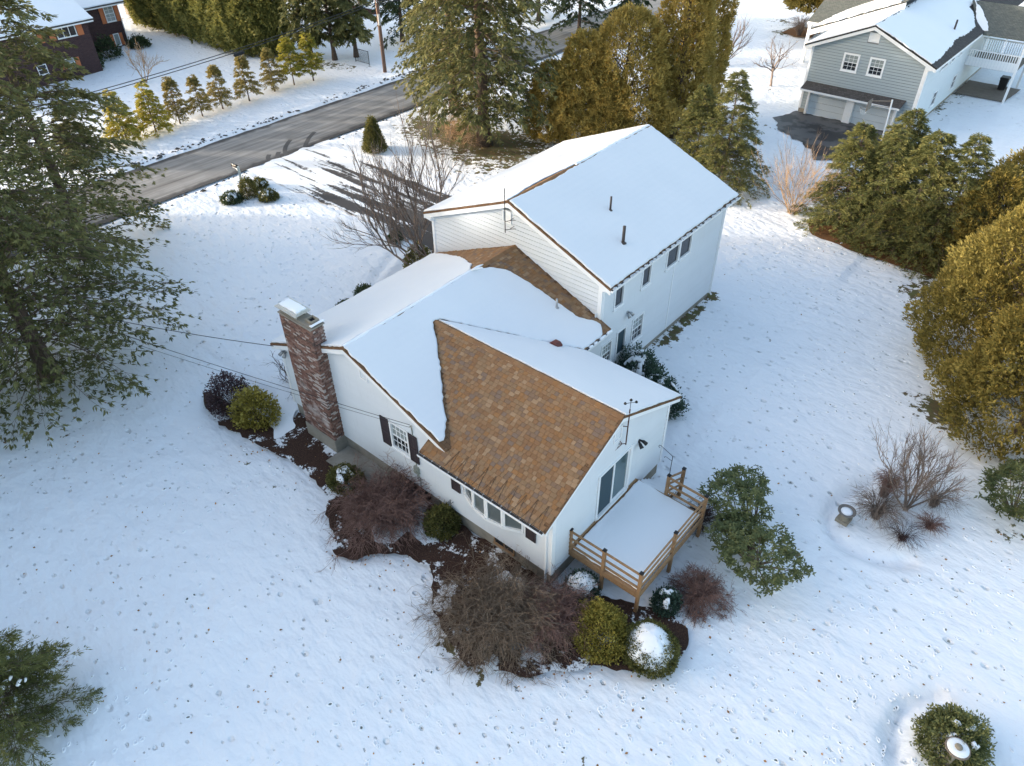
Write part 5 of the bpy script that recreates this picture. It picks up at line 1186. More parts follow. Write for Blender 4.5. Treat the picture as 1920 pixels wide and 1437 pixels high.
# conifers beyond the left edge of the picture that keep the near yard in shade
for i, (x, y, s) in enumerate(((-27.5, -15, 1.0), (-26, -20.5, 1.05), (-23.5, -25.5, 1.0), (-31.5, -22.5, 1.1), (-20.5, -30, 1.0), (-29, -29, 1.1), (-17, -34.5, 1.0), (-25, -35.5, 1.1), (-35.5, -13.5, .8), (-12, -38, 1.0), (-19, -41, 1.1), (-48, -20.5, 1.3), (-48, -24.5, 1.3), (-44, -26, 1.3), (-48.5, -16, 1.05), (-48, -12, 1.0), (-49, -8.2, 1.0))):
    plant('arborvitae', (x, y, 0), 'tall evergreen in the screen beyond the large airy cedar', 'tree', TP(hd[i % 2]), 'evergreen screen beyond the cedar', i*1.3, (1.75*s, 1.75*s, 1.65*s))

# bare trees
mg = bare_tree(70, [((0, 0, 0), (-.85, -.6, .6)), ((0, 0, 0), (-.8, .1, .6)), ((.1, .15, 0), (-.2, .35, 1)), ((.05, .1, 0), (-.6, .0, .85)), ((.1, .1, 0), (-.1, .7, .9)), ((0, 0, 0), (-.4, -.1, 1))], 4, 2.6, .085, .5, .45, (4, 4, 4, 4), .76, T_GRY, .10, .3)
plant('bare_tree', (-17.4, 11.4, 0), 'bare multi-stemmed tree rising behind the front eave near the driveway', 'tree', [('branches', mg)])
plant('bare_tree', base(1352, 124), 'bare vase-shaped tree in the snow behind the columnar arborvitae', 'tree', [('branches', bare_tree(71, [((0, 0, 0), (-.15, -.1, 1)), ((.1, 0, 0), (.45, .35, .8)), ((0, .1, 0), (.2, .2, 1)), ((.05, 0, 0), (-.35, 0, .9))], 3, 1.7, .075, .40, .35, (5, 4, 4), .7, T_GRY, .09, .25))])
plant('bare_tree', base(1445, 163), 'knobbly pruned bare tree beside the grey house', 'tree', [('branches', bare_tree(72, [((0, 0, 0), (0, 0, 1))], 4, 1.3, .13, .85, .22, (6, 3, 2, 3), .78, T_GRY, .14, .75, .7))])
st = [((.25*math.cos(a), .25*math.sin(a), 0), (.62*math.cos(a*3.7), .62*math.sin(a*3.7), 1.0)) for a in np.linspace(0, 6.28, 38, endpoint=False)]
plant('tan_shrub', base(1486, 398), 'upright tan leafless shrub at the end of the spruce screen', 'shrub', [('branches', bare_tree(73, st, 3, 1.9, .022, .45, .15, (3, 3, 3), .64, T_TAN, .09, .35))])
plant('bare_tree', base(1697, 957), 'bare spreading tree on the snowy island by the birdbath', 'tree', [('branches', bare_tree(74, [((0, 0, 0), (-.6, -.35, .8)), ((.05, 0, 0), (.1, .2, 1)), ((0, .05, 0), (.55, .4, .8)), ((0, 0, 0), (-.35, .2, .9)), ((0, 0, 0), (.0, -.2, 1)), ((0, 0, 0), (.3, .0, 1)), ((0, 0, 0), (-.1, .4, .9))], 4, 1.3, .042, .55, .32, (4, 4, 4, 3), .70, T_GRY, .1, .3))])
plant('bare_tree', base(275, 157), 'bare pinkish tree with a few dry leaves in front of the brick house', 'tree', [('branches', bare_tree(75, [((0, 0, 0), (-.1, 0, 1)), ((0, 0, 0), (-.5, -.3, .8)), ((0, 0, 0), (.4, .3, .8))], 4, 1.35, .06, .55, .12, (4, 4, 3, 3), .7, T_TAN, .12, .35))])
plant('twiggy_shrub', base(862, 262), 'pinkish leafless thicket at the foot of the reddish-trunked conifer', 'shrub', [('twigs', mound(85, 2.2, 2.6, 44, (4, 4, 4), T_TAN, 0, 6.283, .014, .5, .12, .5))])
isl = []
for x, y, s, R_, hh, n_, mt_, lab in ((1640, 970, 76, 1.15, 1.05, 260, T_GRY, 'low bare shrub with dark twigs beside the birdbath'), (1655, 930, 77, .65, 1.2, 260, T_RED, 'dense upright bare shrub behind the birdbath'), (1748, 950, 78, 1.0, .9, 130, T_GRY, 'thin bare shrub across the island from the birdbath'), (1742, 990, 79, .65, .45, 140, T_RED, 'small reddish twiggy shrub at the island front'), (1690, 1012, 80, .9, .6, 90, T_DRK, 'sparse trailing bare shrub at the island edge')):
    plant('bare_shrub', base(x, y), lab, 'shrub', [('twigs', weeping(s, R_, hh, n_, mt_, .008, 0, 5, .25, 3))], 'bare shrubs on the island')
plant('bare_shrub', base(1497, 68), 'round twiggy shrub under the wide cedar by the grey house', 'shrub', [('twigs', weeping(81, 1.5, 1.9, 200, T_GRY, .016, 0, 5, .1, 2))])
wc = arborvitae(82, 5.2, 3.2, 2600, 8, .42, .14, F_OLV, lambda t: np.where(t < .45, 0, np.clip(1.02-((t-.45)/.55)**2, 0, 1)**.5), .16, .46)
plant('cedar_tree', base(1535, 62), 'wide umbrella-shaped cedar with bare leaning trunks by the grey house', 'tree', TP(wc), None, 0, 1.0)

# ------------------------------------------------------------------ shrubs round the house
def shrub(name, loc, label, parts, group='shrubs round the white house', rot=0): return plant(name, loc, label, 'shrub', parts, group, rot)
SP = lambda s2: [('stems', s2[0]), ('leaves', s2[1])]
shrub('purple_shrub', (-16.1, -1.55, 0), 'dark purple-leaved round shrub at the corner of the bed by the chimney', SP(dome_shrub(90, .92, .95, 1.65, 2600, .085, .05, foliage('purple_leaf', (.012, .008, .010), (.036, .022, .026), (.085, .055, .055), 2), .55, .1)))
shrub('yellow_shrub', (-14.5, -1.35, 0), 'olive yellow open shrub beside the dark purple shrub', SP(dome_shrub(91, .95, .85, 1.55, 2000, .12, .07, F_YBX, .5, .16)))
shrub('snag_shrub', (-14.6, .9, 0), 'dark knobbly bare shrub behind the chimney', [('branches', bare_tree(92, [((0, 0, 0), (-.5, .1, .9)), ((0, 0, 0), (.3, .3, 1)), ((.1, 0, 0), (-.8, -.2, .7)), ((0, 0, 0), (0, -.4, 1))], 3, .95, .035, .7, .1, (4, 3, 3), .7, T_DRK, .2, .3))])
shrub('boxwood', (-8.75, -1.35, 0), 'low rounded green boxwood with snow flecks beside the concrete pad', SP(dome_shrub(93, .72, .62, .78, 3200, .07, .045, F_BOX))+[('snow', snow_cap(93, .72, .62, .78, .18))])
shrub('boxwood', (-4.45, -.55, 0), 'rounded brownish-green boxwood between the two weeping shrubs', SP(dome_shrub(94, .62, .58, 1.0, 3600, .075, .05, F_BOX, .7)))
shrub('weeping_shrub', (-6.35, -1.6, 0), 'mounded red-brown weeping shrub with snow at its heart, nearer the chimney', [('twigs', mound(95, 2.7, 1.45, 110, (5, 5, 4), T_RED, -.9, 5.0))])
shrub('weeping_shrub', (-.55, -2.05, 0), 'largest mounded brown weeping shrub below the wing gutter', [('twigs', mound(96, 3.05, 1.6, 110, (5, 5, 4), T_BRN, .9, 6.9))])
shrub('weeping_shrub', (1.0, -1.05, 0), 'red-brown weeping shrub below the downspout corner', [('twigs', mound(97, 1.9, 1.5, 80, (5, 5, 4), T_RED))])
shrub('snow_topped_shrub', (.95, .45, 0), 'dark-leaved shrub capped with snow tucked under the deck corner', SP(dome_shrub(98, .55, .5, .85, 1400, .09, .05, F_HOL))+[('snow', snow_cap(98, .57, .52, .88, .75))])
shrub('yellow_shrub', (2.35, -.55, 0), 'rounded yellow-green shrub under the front of the deck', SP(dome_shrub(99, .98, .85, 1.35, 6500, .075, .04, F_YBX, .6, .08)))
o_ = shrub('snow_topped_shrub', (3.85, -.05, 0), 'clipped drum-shaped green shrub topped with thick snow by the deck corner', SP(dome_shrub(100, .82, .78, 1.05, 5000, .065, .045, F_BOX, .82, .05, .5))+[('snow', snow_cap(100, .80, .76, 1.12, 1.25, .08, 0, .45, .12))])
shrub('twiggy_shrub', (4.05, 2.75, 0), 'pinkish-brown twiggy mound beside the deck, next to the rhododendron', [('twigs', mound(101, 1.15, 1.4, 50, (5, 5, 3), T_RED))])
shrub('dark_shrub', (3.35, 1.75, 0), 'small dark leafy shrub with snow flecks under the deck edge', SP(dome_shrub(102, .45, .45, .8, 1300, .08, .045, F_HOL, .6))+[('snow', snow_cap(102, .45, .45, .82, .15))])
shrub('twiggy_shrub', (2.45, 5.6, 0), 'dark reddish twiggy shrub behind the deck stair post', [('twigs', mound(103, .8, 1.0, 24, (5, 4, 3), T_DRK))])
# rhododendron in two lobes
r = np.random.default_rng(104); tips = []; limbs = []
for (cx, cy, cz, a, b, c, n_) in ((-1.55, 1.15, 1.35, 1.1, 1.0, .72, 280), (.15, -.4, 1.2, 1.25, 1.15, .7, 330), (-.85, .35, .9, .8, .75, .55, 120), (-1.15, -.3, 1.05, .6, .6, .5, 90), (-1.6, 2.0, 1.5, .75, .65, .42, 100)):
    az = r.random(n_)*6.28; zz = r.random(n_)*1.25-.25; e_ = np.sqrt(np.maximum(.05, 1-zz**2)); s_ = r.uniform(.72, 1.05, n_); lm = 1+.15*np.sin(az*5+cx*3)+.1*np.sin(az*3+zz*8)
    T_ = np.stack([cx+a*e_*s_*lm*np.cos(az), cy+b*e_*s_*lm*np.sin(az), cz+c*zz*s_], 1); T_ = T_[T_[:, 2] > .15]; tips.append(T_)
    for q in range(14):
        e = T_[r.integers(len(T_))]; u = np.linspace(0, 1, 6)[:, None]; m_ = np.array([cx*.5, cy*.5, .45]); limbs.append((1-u)**2*np.array([0, 0, 0])+2*u*(1-u)*m_+u*u*e+r.normal(0, .03, (6, 3))*u)
tips = np.concatenate(tips)
rl = leafy(104, tips, F_RHO, 9, .16, .055, .3, .035)
shrub('rhododendron', (4.9, 5.0, 0), 'large sprawling rhododendron with crooked limbs beside the deck', [('limbs', tubes_mesh('limbs', limbs, np.tile(np.linspace(.04, .008, 6), (len(limbs), 1)), M['bark_pole'], np.zeros(3), 6)), ('leaves', rl)])
r = np.random.default_rng(105); az = r.random(420)*6.28; zz = r.random(420)*1.2-.2; e_ = np.sqrt(1-np.minimum(zz, 1)**2); T2 = np.stack([1.5*e_*np.cos(az)*r.uniform(.7, 1.05, 420), 1.5*e_*np.sin(az)*r.uniform(.7, 1.05, 420), 1.15+1.25*zz], 1); T2 = T2[T2[:, 2] > .1]
lm2 = [np.stack([t_*w for w in np.linspace(0, 1, 5)]) for t_ in T2[::16]]
rl2 = leafy(105, T2, F_RHO, 9, .20, .07, .3, .04)
RP = [('limbs', tubes_mesh('limbs', lm2, np.tile(np.linspace(.03, .008, 5), (len(lm2), 1)), M['bark_pole'], np.zeros(3), 5)), ('leaves', rl2)]
plant('rhododendron', base(1898, 965), 'green rhododendron below the olive cedars at the yard edge', 'shrub', RP, None, .5, .9)
# holly behind the wing, shrubs along the front
shrub('holly_shrub', (-3.45, 10.75, 0), 'dark green holly with snow flecks in the corner behind the wing roof', SP(dome_shrub(106, 1.25, .95, 1.75, 3000, .11, .06, F_HOL, .6, .14))+[('snow', snow_cap(106, 1.25, .95, 1.75, .12, .08, 0, .18, .04))])
shrub('holly_shrub', (-2.1, 10.05, 0), 'second dark holly showing beyond the wing eave', SP(dome_shrub(107, 1.15, .8, 1.5, 2600, .11, .06, F_HOL, .6, .14))+[('snow', snow_cap(107, 1.15, .8, 1.5, .15, .08, 0, .18, .04))])
bxp = base(786, 505)
shrub('boxwood', (bxp[0], bxp[1], 0), 'clipped green boxwood with snow flecks under the bare multi-stemmed tree', SP(dome_shrub(108, .8, .8, 1.45, 3200, .08, .05, F_BOX, .75))+[('snow', snow_cap(108, .8, .8, 1.47, .12, .08, 0, .12, .03))])
for i, (x, y, R_, h, lab) in enumerate(((686, 560, .55, .75, 'small dark yew showing over the front eave'), (650, 585, .5, .6, 'second low yew showing over the front eave, towards the chimney'), (742, 452, .45, .55, 'small round shrub at the foot of the lamp post'))):
    b_ = base(x, y); shrub('yew_shrub', (b_[0], b_[1], 0), lab, SP(dome_shrub(110+i, R_, R_, h, 1100, .09, .045, F_DRK, .6)))
# mailbox shrubs
for i, (x, y, R_, h, cv, lab) in enumerate(((436, 377, .62, .62, .62, 'low round snow-dusted shrub at the mailbox, on the side away from the driveway'), (468, 368, .55, 1.25, .0, 'upright dark clipped shrub in front of the mailbox post'), (488, 352, .5, .55, .55, 'low snow-dusted shrub behind the upright mailbox shrub'), (505, 374, .55, .58, .5, 'low round snow-dusted shrub between the mailbox and the driveway'))):
    b_ = base(x, y); pr = SP(dome_shrub(115+i, R_, R_, h, 1500, .10, .06, F_BOX if i != 0 else F_DRK, .7))
    if cv: pr.append(('snow', snow_cap(115+i, R_, R_, h, cv, .08, 0, .2, .05)))
    plant('mailbox_shrub', b_, lab, 'shrub', pr, 'shrubs round the mailbox')
# shrubs by the brick house
for i, (x, y, R_, h, lab) in enumerate(((148, 132, 1.0, 1.6, 'dark shrub below the lower brick house window'), (172, 130, 1.1, 2.0, 'dark shrub with snow on it at the brick house corner'), (205, 108, 1.2, 1.8, 'dark evergreen at the recessed brick wall'), (262, 88, 1.0, .9, 'low green shrub at the far corner of the brick house'))):
    b_ = base(x, y); pr = SP(dome_shrub(120+i, R_, R_, h, 900, .2, .1, F_DRK, .6, .15))
    if i == 1: pr.append(('snow', snow_cap(121, R_, R_, h, .2)))
    plant('evergreen_shrub', b_, lab, 'shrub', pr, 'shrubs by the brick house')
# shrub round the stone bowl at the near corner
b_ = base(1778, 1400); b_ = (b_[0], b_[1], 0)
plant('yew_shrub', b_, 'spreading green shrub with snow flecks round the stone bowl', 'shrub', SP(dome_shrub(130, .85, .9, 1.15, 4400, .10, .05, F_RHO, .55, .16))+[('snow', snow_cap(130, .85, .9, 1.13, .12, .08, 0, .2, .05))])

# ------------------------------------------------------------------ grey neighbour house
GX0, GX1, GY0, GY1 = -12.2, -3.95, 47.6, 74.0; GXC, GZ, GS = -8.07, 7.0, .43
GH = thing('grey_house', (-8.1, 47.6, 0), 'grey clapboard house with white double garage and snowy roof', 'house')
H_keep = H; H = GH
g_l = lambda x, y: GZ-GS*(GXC-x); g_r = lambda x, y: GZ-GS*(x-GXC)
mb = MB(); mb.prism([(GX0, GY0+.16, .35), (GX1, GY0+.16, .35), (GX1, GY0+.16, 5.15), (GXC, GY0+.16, 6.92), (GX0, GY0+.16, 5.15)], (0, -.16, 0)); wg = mb.build('wall', M['core'], GH)
clapboards(wg, (0, GY0, 0), U, N_S, lambda z: (max(GX0, GXC-(GZ-z)/GS+.02), min(GX1, GXC+(GZ-z)/GS-.02)), .35, 6.85, .2, M['siding_grey'], [(-9.72, -8.64, 3.66, 4.84), (-7.82, -6.8, 3.66, 4.84), (-8.4, -7.6, 5.82, 6.46), (-11.5, -5.1, 0, 1.95)])
window(GH, (0, GY0, 0), U, N_S, -9.64, -8.72, 3.74, 4.76, 1, 2, .13, 'glass', (3, 4), 'glass_pale'); window(GH, (0, GY0, 0), U, N_S, -7.74, -6.88, 3.74, 4.76, 1, 2, .13, 'glass', (3, 4), 'glass_pale')
louvre((0, GY0, 0), U, N_S, -8.36, -7.6, 5.84, 6.46)
for a, b in ((-11.62, -11.46), (-8.62, -8.05), (-5.14, -4.98)): mb = MB(); mb.box(a, b, GY0-.34, GY0+.1, 0, 1.96); mb.build('garage_post', M['trim'], GH)
for a, b in ((-11.46, -8.62), (-8.05, -5.14)):
    gd = MB(); gd.box(a, b, GY0-.0, GY0+.05, .02, 1.96); g_ = gd.build('garage_door', M['trim'], GH)
    for k in range(4):
        q = MB(); q.box(a+.01, b-.01, GY0-.022, GY0-.001, .05+k*.475, .05+k*.475+.455); q.build('door_panel', M['siding_pale'], g_)
mb = MB(); mb.box(GX0, -11.62, GY0-.03, GY0+.16, -.3, .42); mb.box(-4.98, GX1, GY0-.03, GY0+.16, -.3, .42); mb.box(GX1-.16, GX1-.02, GY0+.161, GY1, -.3, .42); mb.build('foundation', M['concrete'], GH)
aw = slab(GH, 'awning_roof', [(-12.15, GY0-.75), (-4.72, GY0-.75), (-4.6, GY0-.02), (-12.05, GY0-.02)], lambda x, y: 2.0+.62*(y-GY0+.75), .06, M['roof_dark'])
mb = MB(); mb.box(-12.15, -4.72, GY0-.78, GY0-.752, 1.86, 2.0); mb.build('fascia', M['trim'], aw)
for c_ in ((GX0-.02, GX0+.14, GY0-.075, GY0-.001, .35, 5.1), (GX1-.14, GX1+.075, GY0-.075, GY0-.001, .35, 5.1), (GX1, GX1+.075, GY0, GY0+.14, .35, 5.1)): mb = MB(); mb.box(*c_); mb.build('corner_board', M['trim'], GH)
mb = MB(); mb.box(GX1-.16, GX1, GY0+.16, GY1, .35, 5.15); wr_ = mb.build('wall', M['core'], GH)
GW = [(51.6, 53.3, 3.75, 4.65), (54.2, 55.0, 3.75, 4.65), (56.4, 57.0, 3.75, 4.65), (52.2, 53.1, .95, 1.9), (57.3, 58.2, .95, 1.9)]
clapboards(wr_, (GX1, 0, 0), V_, N_E, lambda z: (GY0, GY1), .35, 5.1, .2, M['siding_pale'], [(a-.05, b+.05, c-.05, d+.05) for a, b, c, d in GW])
for a, b, c, d in GW: window(GH, (GX1, 0, 0), V_, N_E, a, b, c, d, 2 if b-a > 1.2 else 1, 2, .08, 'glass')
mb = MB(); mb.box(GX0, GX0+.12, GY0+.17, GY1, .0, 5.1); mb.build('wall', M['siding_grey'], GH); mb = MB(); mb.box(GX0, GX1, GY1, GY1+.1, 0, 5.1); mb.build('wall', M['siding_grey'], GH)
grl = slab(GH, 'roof', [(-12.75, GY0-.3), (GXC, GY0-.3), (GXC, GY1+.3), (-12.75, GY1+.3)], g_l, .1, M['roof_dark']); grr = slab(GH, 'roof', [(GXC, GY0-.3), (-3.3, GY0-.3), (-3.3, GY1+.3), (GXC, GY1+.3)], g_r, .1, M['roof_dark'])
snow_layer(grl, [(GXC-.03, GY0-.26), (-12.7, GY0-.26), (-12.7, GY1+.2), (GXC-.03, GY1+.2)], g_l, .08, amp=.03, step=.35, seed=90, lift=.01)
snow_layer(grr, [(GXC+.03, GY0-.26), (-3.75, GY0-.26), (-3.72, 49.5), (-3.95, 52), (-4.05, 54.5), (-3.9, 57), (-4.05, 59.2), (-4.75, 61.2), (-5.5, 62.2), (-5.5, GY1+.2), (GXC+.03, GY1+.2)], g_r, .08, amp=.09, step=.2, seed=92, lift=.01)
rk = MB()
rake_pair(GY0-.285, -12.73, -3.32, GXC, GZ, g_l, g_r, .24, (0, .03, 0)); rk.prism([(-12.7, GY0-.28, 4.72), (-12.15, GY0-.28, 4.72), (-12.15, GY0-.28, 5.2), (-12.7, GY0-.28, 4.92)], (0, .3, 0)); rk.prism([(-4.0, GY0-.28, 4.72), (-3.35, GY0-.28, 4.72), (-3.35, GY0-.28, 4.92), (-4.0, GY0-.28, 5.2)], (0, .3, 0))
board(rk, (-3.31, GY0-.25, g_r(-3.31, 0)), (-3.31, 59.2, g_r(-3.31, 0)), .2, (-.03, 0, 0), .095); rk.build('rake_trim', M['trim'], GH)
mb = MB(); mb.tube([(-3.86, GY0-.06, .2), (-3.86, GY0-.06, 4.6), (-3.4, GY0-.1, 4.85)], .06, 6); mb.build('downspout', M['trim'], GH)
mb = MB(); mb.tube([(-4.7, 55.6, g_r(-4.7, 0)), (-4.7, 55.6, g_r(-4.7, 0)+.75)], .07, 8); mb.build('vent_pipe', M['pipe'], GH)
# raised rear block on the entrance side with its white rake, and the entrance porch
rb2 = slab(GH, 'roof', [(-14.6, 53.0), (GXC+.1, 53.0), (GXC+.1, GY1), (-14.6, GY1)], lambda x, y: g_l(x, y)+.55, .1, M['roof_grey'])
mb = MB(); mb.prism([(-14.58, 53.02, g_l(-14.58, 0)+.45), (GXC+.1, 53.02, GZ+.49), (GXC+.1, 53.02, GZ+.06), (-14.58, 53.02, g_l(-14.58, 0)+.02)], (0, .06, 0)); mb.build('rake_trim', M['trim'], GH)
snow_layer(rb2, [(-14.55, 53.05), (GXC-.3, 53.05), (GXC-.5, 58), (-9.5, 60.5), (-11.5, 61.5), (-14.0, 60.0), (-14.55, 58.5)], lambda x, y: g_l(x, y)+.55, .08, amp=.25, step=.25, seed=95, lift=.01)
slab(GH, 'porch_roof', [(-17.5, 60.0), (-12.5, 60.0), (-12.5, 66), (-17.5, 66)], lambda x, y: 3.6+.42*(y-60), .1, M['roof_grey'])
mb = MB(); mb.box(-17.5, -12.6, 59.95, 59.99, 3.3, 3.52); mb.build('fascia', M['trim'], GH)
for x in (-17.3, -14.4):
    mb = MB(); mb.box(x-.12, x+.12, 60.1, 60.34, 0, 3.3); mb.box(x-.16, x+.16, 60.06, 60.38, 0, .15); mb.box(x-.16, x+.16, 60.06, 60.38, 3.15, 3.3); mb.build('porch_post', M['trim'], GH)
# upper screened porch over the patio
pf = MB(); pf.box(-3.94, -.2, 59.7, 64.2, 2.28, 2.40); fl_ = pf.build('porch_floor', M['wood_grey'], GH)
pp = MB(); pp.box(-3.9, -.2, 59.66, 59.695, 2.30, 2.98); pp.build('porch_skirt', M['trim'], GH)
for k in range(16):
    x = -3.85+k*.226; q = MB(); q.box(x, x+.012, 59.645, 59.659, 2.32, 2.96); q.build('skirt_batten', M['siding_pale'], GH)
q = MB(); q.box(-3.9, -.2, 59.64, 59.71, 3.46, 3.55); q.build('rail', M['trim'], GH)
for k in range(21): x = -3.8+k*.172; q = MB(); q.box(x, x+.06, 59.655, 59.695, 2.985, 3.455); q.build('baluster', M['trim'], GH)
q = MB(); q.box(-3.9, -.25, 64.1, 64.16, 3.4, 3.5); q.build('rail', M['trim'], GH)
for k in range(21): x = -3.8+k*.172; q = MB(); q.box(x, x+.06, 64.105, 64.155, 2.41, 3.40); q.build('baluster', M['trim'], GH)
for x, y in ((-.2, 59.7), (-.2, 64.1)):
    q = MB(); q.box(x-.08, x+.08, y-.08, y+.08, 0, 4.75); q.build('porch_post', M['trim'], GH)
for x in (-2.9, -1.6):
    q = MB(); q.box(x-.04, x+.04, 59.65, 59.73, 3.555, 4.75); q.build('screen_post', M['trim'], GH)
q = MB(); q.box(-3.9, -.1, 59.62, 59.74, 4.62, 4.78); q.build('porch_beam', M['trim'], GH)
prf = slab(GH, 'porch_roof', [(-3.6, 59.2), (.3, 59.2), (.3, 63.2), (-5.6, 63.2)], lambda x, y: 4.82+.36*(y-59.2), .1, M['roof_grey']); slab(GH, 'porch_roof', [(-5.6, 63.2), (.3, 63.2), (.3, 67.2), (-3.6, 67.2)], lambda x, y: 6.26-.36*(y-63.2), .1, M['roof_grey'])
snow_layer(prf, [(-3.75, 59.35), (-3.1, 59.6), (-3.5, 60.6), (-4.6, 62.2), (-5.4, 63.1), (-5.0, 62.3)], lambda x, y: 4.82+.36*(y-59.2), .08, amp=.06, step=.2, seed=97, lift=.01)
H = H_keep
bb = thing('basketball_hoop', (-4.6, 44.2, 0), 'white basketball pole with battered backboard and netted hoop by the garage', 'basketball hoop')
mb = MB(); mb.tube([(-4.6, 44.2, -.1), (-4.75, 44.2, 3.35)], .055, 8); mb.build('pole', M['trim'], bb)
mb = MB(); mb.tube([(-4.74, 44.2, 3.25), (-6.1, 44.2, 3.0)], .035, 6); mb.tube([(-4.72, 44.2, 2.8), (-5.9, 44.2, 2.75)], .02, 6); mb.build('arm', M['wood_grey'], bb)
mb = MB(); mb.box(-6.16, -6.12, 43.75, 44.65, 2.35, 3.05); mb.build('backboard', M['wood_grey'], bb)
mb = MB(); cpt = np.array([-6.42, 44.2, 2.42]); mb.tube([cpt+np.array([.24*math.cos(a), .24*math.sin(a), 0]) for a in np.linspace(0, 6.283, 17)], .012, 5, cap=False); hp_ = mb.build('hoop', M['rust'], bb)
mb = MB()
for k in range(10):
    for s in (-1, 1): mb.tube([cpt+np.array([(.24-.09*t)*math.cos(k*.628+s*t*.6), (.24-.09*t)*math.sin(k*.628+s*t*.6), -.42*t]) for t in np.linspace(0, 1, 5)], .006, 3)
mb.build('net', M['trim'], bb)
bn = thing('waste_bin', (-1.1, 62.9, .08), 'black wheeled waste bin standing on the patio under the porch', 'waste bin')
mb = MB(); mb.hexa([(-1.35, 62.62, .12), (-.85, 62.62, .12), (-.85, 63.12, .12), (-1.35, 63.12, .12), (-1.42, 62.55, 1.0), (-.78, 62.55, 1.0), (-.78, 63.2, 1.0), (-1.42, 63.2, 1.0)]); mb.build('body', M['metal'], bn)
mb = MB(); mb.hexa([(-1.46, 62.5, 1.0), (-.74, 62.5, 1.0), (-.74, 63.24, 1.0), (-1.46, 63.24, 1.0), (-1.40, 62.56, 1.09), (-.8, 62.56, 1.09), (-.8, 63.2, 1.12), (-1.4, 63.2, 1.12)]); mb.build('lid', M['metal'], bn)
for x in (-1.38, -.86): mb = MB(); mb.tube([(x, 63.14, .2), (x+.05, 63.14, .2)], .12, 10); mb.build('wheel', M['metal'], bn)

# ------------------------------------------------------------------ brick house across the road
BH = thing('brick_house', (-66.8, 12, 0), 'dark brick house with orange shutters across the road', 'house')
def bblock(x, y0, y1, ez, depth, rise):
    mb = MB(); mb.box(x-depth, x, y0, y1, -.2, ez); mb.prism([(x-depth, y1-.01, ez), (x, y1-.01, ez), (x-depth/2, y1-.01, ez+rise-.1)], (0, -.12, 0)); mb.build('wall', M['dark_brick'], BH)
    f1 = lambda a, b: ez+.06+(x+.5-a)*rise/(depth/2+.5); f2 = lambda a, b: ez+.06+rise-(x-depth/2-a)*rise/(depth/2+.5)
    for f, xy in ((f1, [(x+.5, y0-.4), (x+.5, y1+.5), (x-depth/2, y1+.5), (x-depth/2, y0-.4)]), (f2, [(x-depth/2, y0-.4), (x-depth/2, y1+.5), (x-depth-.5, y1+.5), (x-depth-.5, y0-.4)])):
        rf = slab(BH, 'roof', xy, f, .1, M['roof_dark']); snow_layer(rf, [(a+(x-depth/2-a)*.006, b) for a, b in xy], f, .09, amp=.02, step=.5, seed=101, lift=.01)
    mb = MB(); mb.box(x+.46, x+.49, y0-.35, y1+.45, ez-.16, ez-.05); mb.build('fascia', M['trim'], BH)
bblock(-66.8, 4.0, 18.0, 4.42, 9.5, 2.0); bblock(-73.4, 18.0, 24.1, 3.95, 8.5, 1.8)
oL, oR = (-66.8, 0, 0), (-73.4, 0, 0)
window(BH, oL, V_, N_E, 15.2, 16.8, 3.42, 4.25, 3, 1, .06, 'glass', sill=True); window(BH, oL, V_, N_E, 12.4, 13.4, 3.42, 4.25, 2, 1, .06, 'glass_pale'); window(BH, oL, V_, N_E, 15.1, 15.75, .95, 1.65, 1, 2, .06, 'glass', upper='glass_pale'); window(BH, oL, V_, N_E, 12.6, 13.3, .95, 1.65, 1, 2, .06, 'glass')
for a, b, c, d in ((16.92, 17.45, 3.32, 4.3), (14.5, 15.0, 3.32, 4.3), (13.55, 14.0, 3.32, 4.3), (15.86, 16.25, .9, 1.68), (14.6, 14.98, .9, 1.68)): shutter(BH, oL, V_, N_E, a, b, c, d, 'orange')
window(BH, oR, V_, N_E, 22.62, 23.45, 2.42, 3.75, 1, 2, .06, 'glass_pale', (2, 4)); window(BH, oR, V_, N_E, 22.75, 23.2, .2, 1.2, 1, 1, .06, 'glass_pale')
for a, b, c, d in ((22.08, 22.5, 2.3, 3.8), (23.58, 24.0, 2.3, 3.8), (22.35, 22.65, .15, 1.25), (23.3, 23.6, .15, 1.25)): shutter(BH, oR, V_, N_E, a, b, c, d, 'orange')
mb = MB(); mb.tube([(-73.33, 24.02, .1), (-73.33, 24.02, 3.8)], .05, 6); mb.build('downspout', M['trim'], BH)
LS = thing('log_shed', (-83.4, 31.2, 0), 'small weathered log shed at the end of the tall hedge', 'shed')
for k in range(11):
    z = .15+k*.21
    for a, b in (((-82.0, 29.9, z), (-82.0, 30.5, z)), ((-82.0, 31.3, z), (-82.0, 32.5, z)), ((-85.0, 29.9, z+.1), (-82.0, 29.9, z+.1))): q = MB(); q.tube([a, b], .105, 8); q.build('log', M['wood_grey'], LS)
mb = MB(); mb.box(-84.9, -82.05, 30.0, 32.4, 0, 2.3); mb.build('chinking', M['darkroom'], LS); mb = MB(); mb.box(-81.98, -81.94, 30.55, 31.25, .1, 2.0); mb.build('door', M['darkroom'], LS)
slab(LS, 'roof', [(-81.6, 29.5), (-81.6, 32.9), (-83.5, 32.9), (-83.5, 29.5)], lambda x, y: 2.4+(-81.6-x)*.5, .1, M['roof_dark']); slab(LS, 'roof', [(-83.5, 29.5), (-83.5, 32.9), (-85.4, 32.9), (-85.4, 29.5)], lambda x, y: 3.35-(-83.5-x)*.5, .1, M['roof_dark'])
mb = MB(); mb.box(-82.2, -81.3, 29.3, 31.6, 0, .12); mb.build('step', M['wood_grey'], LS)

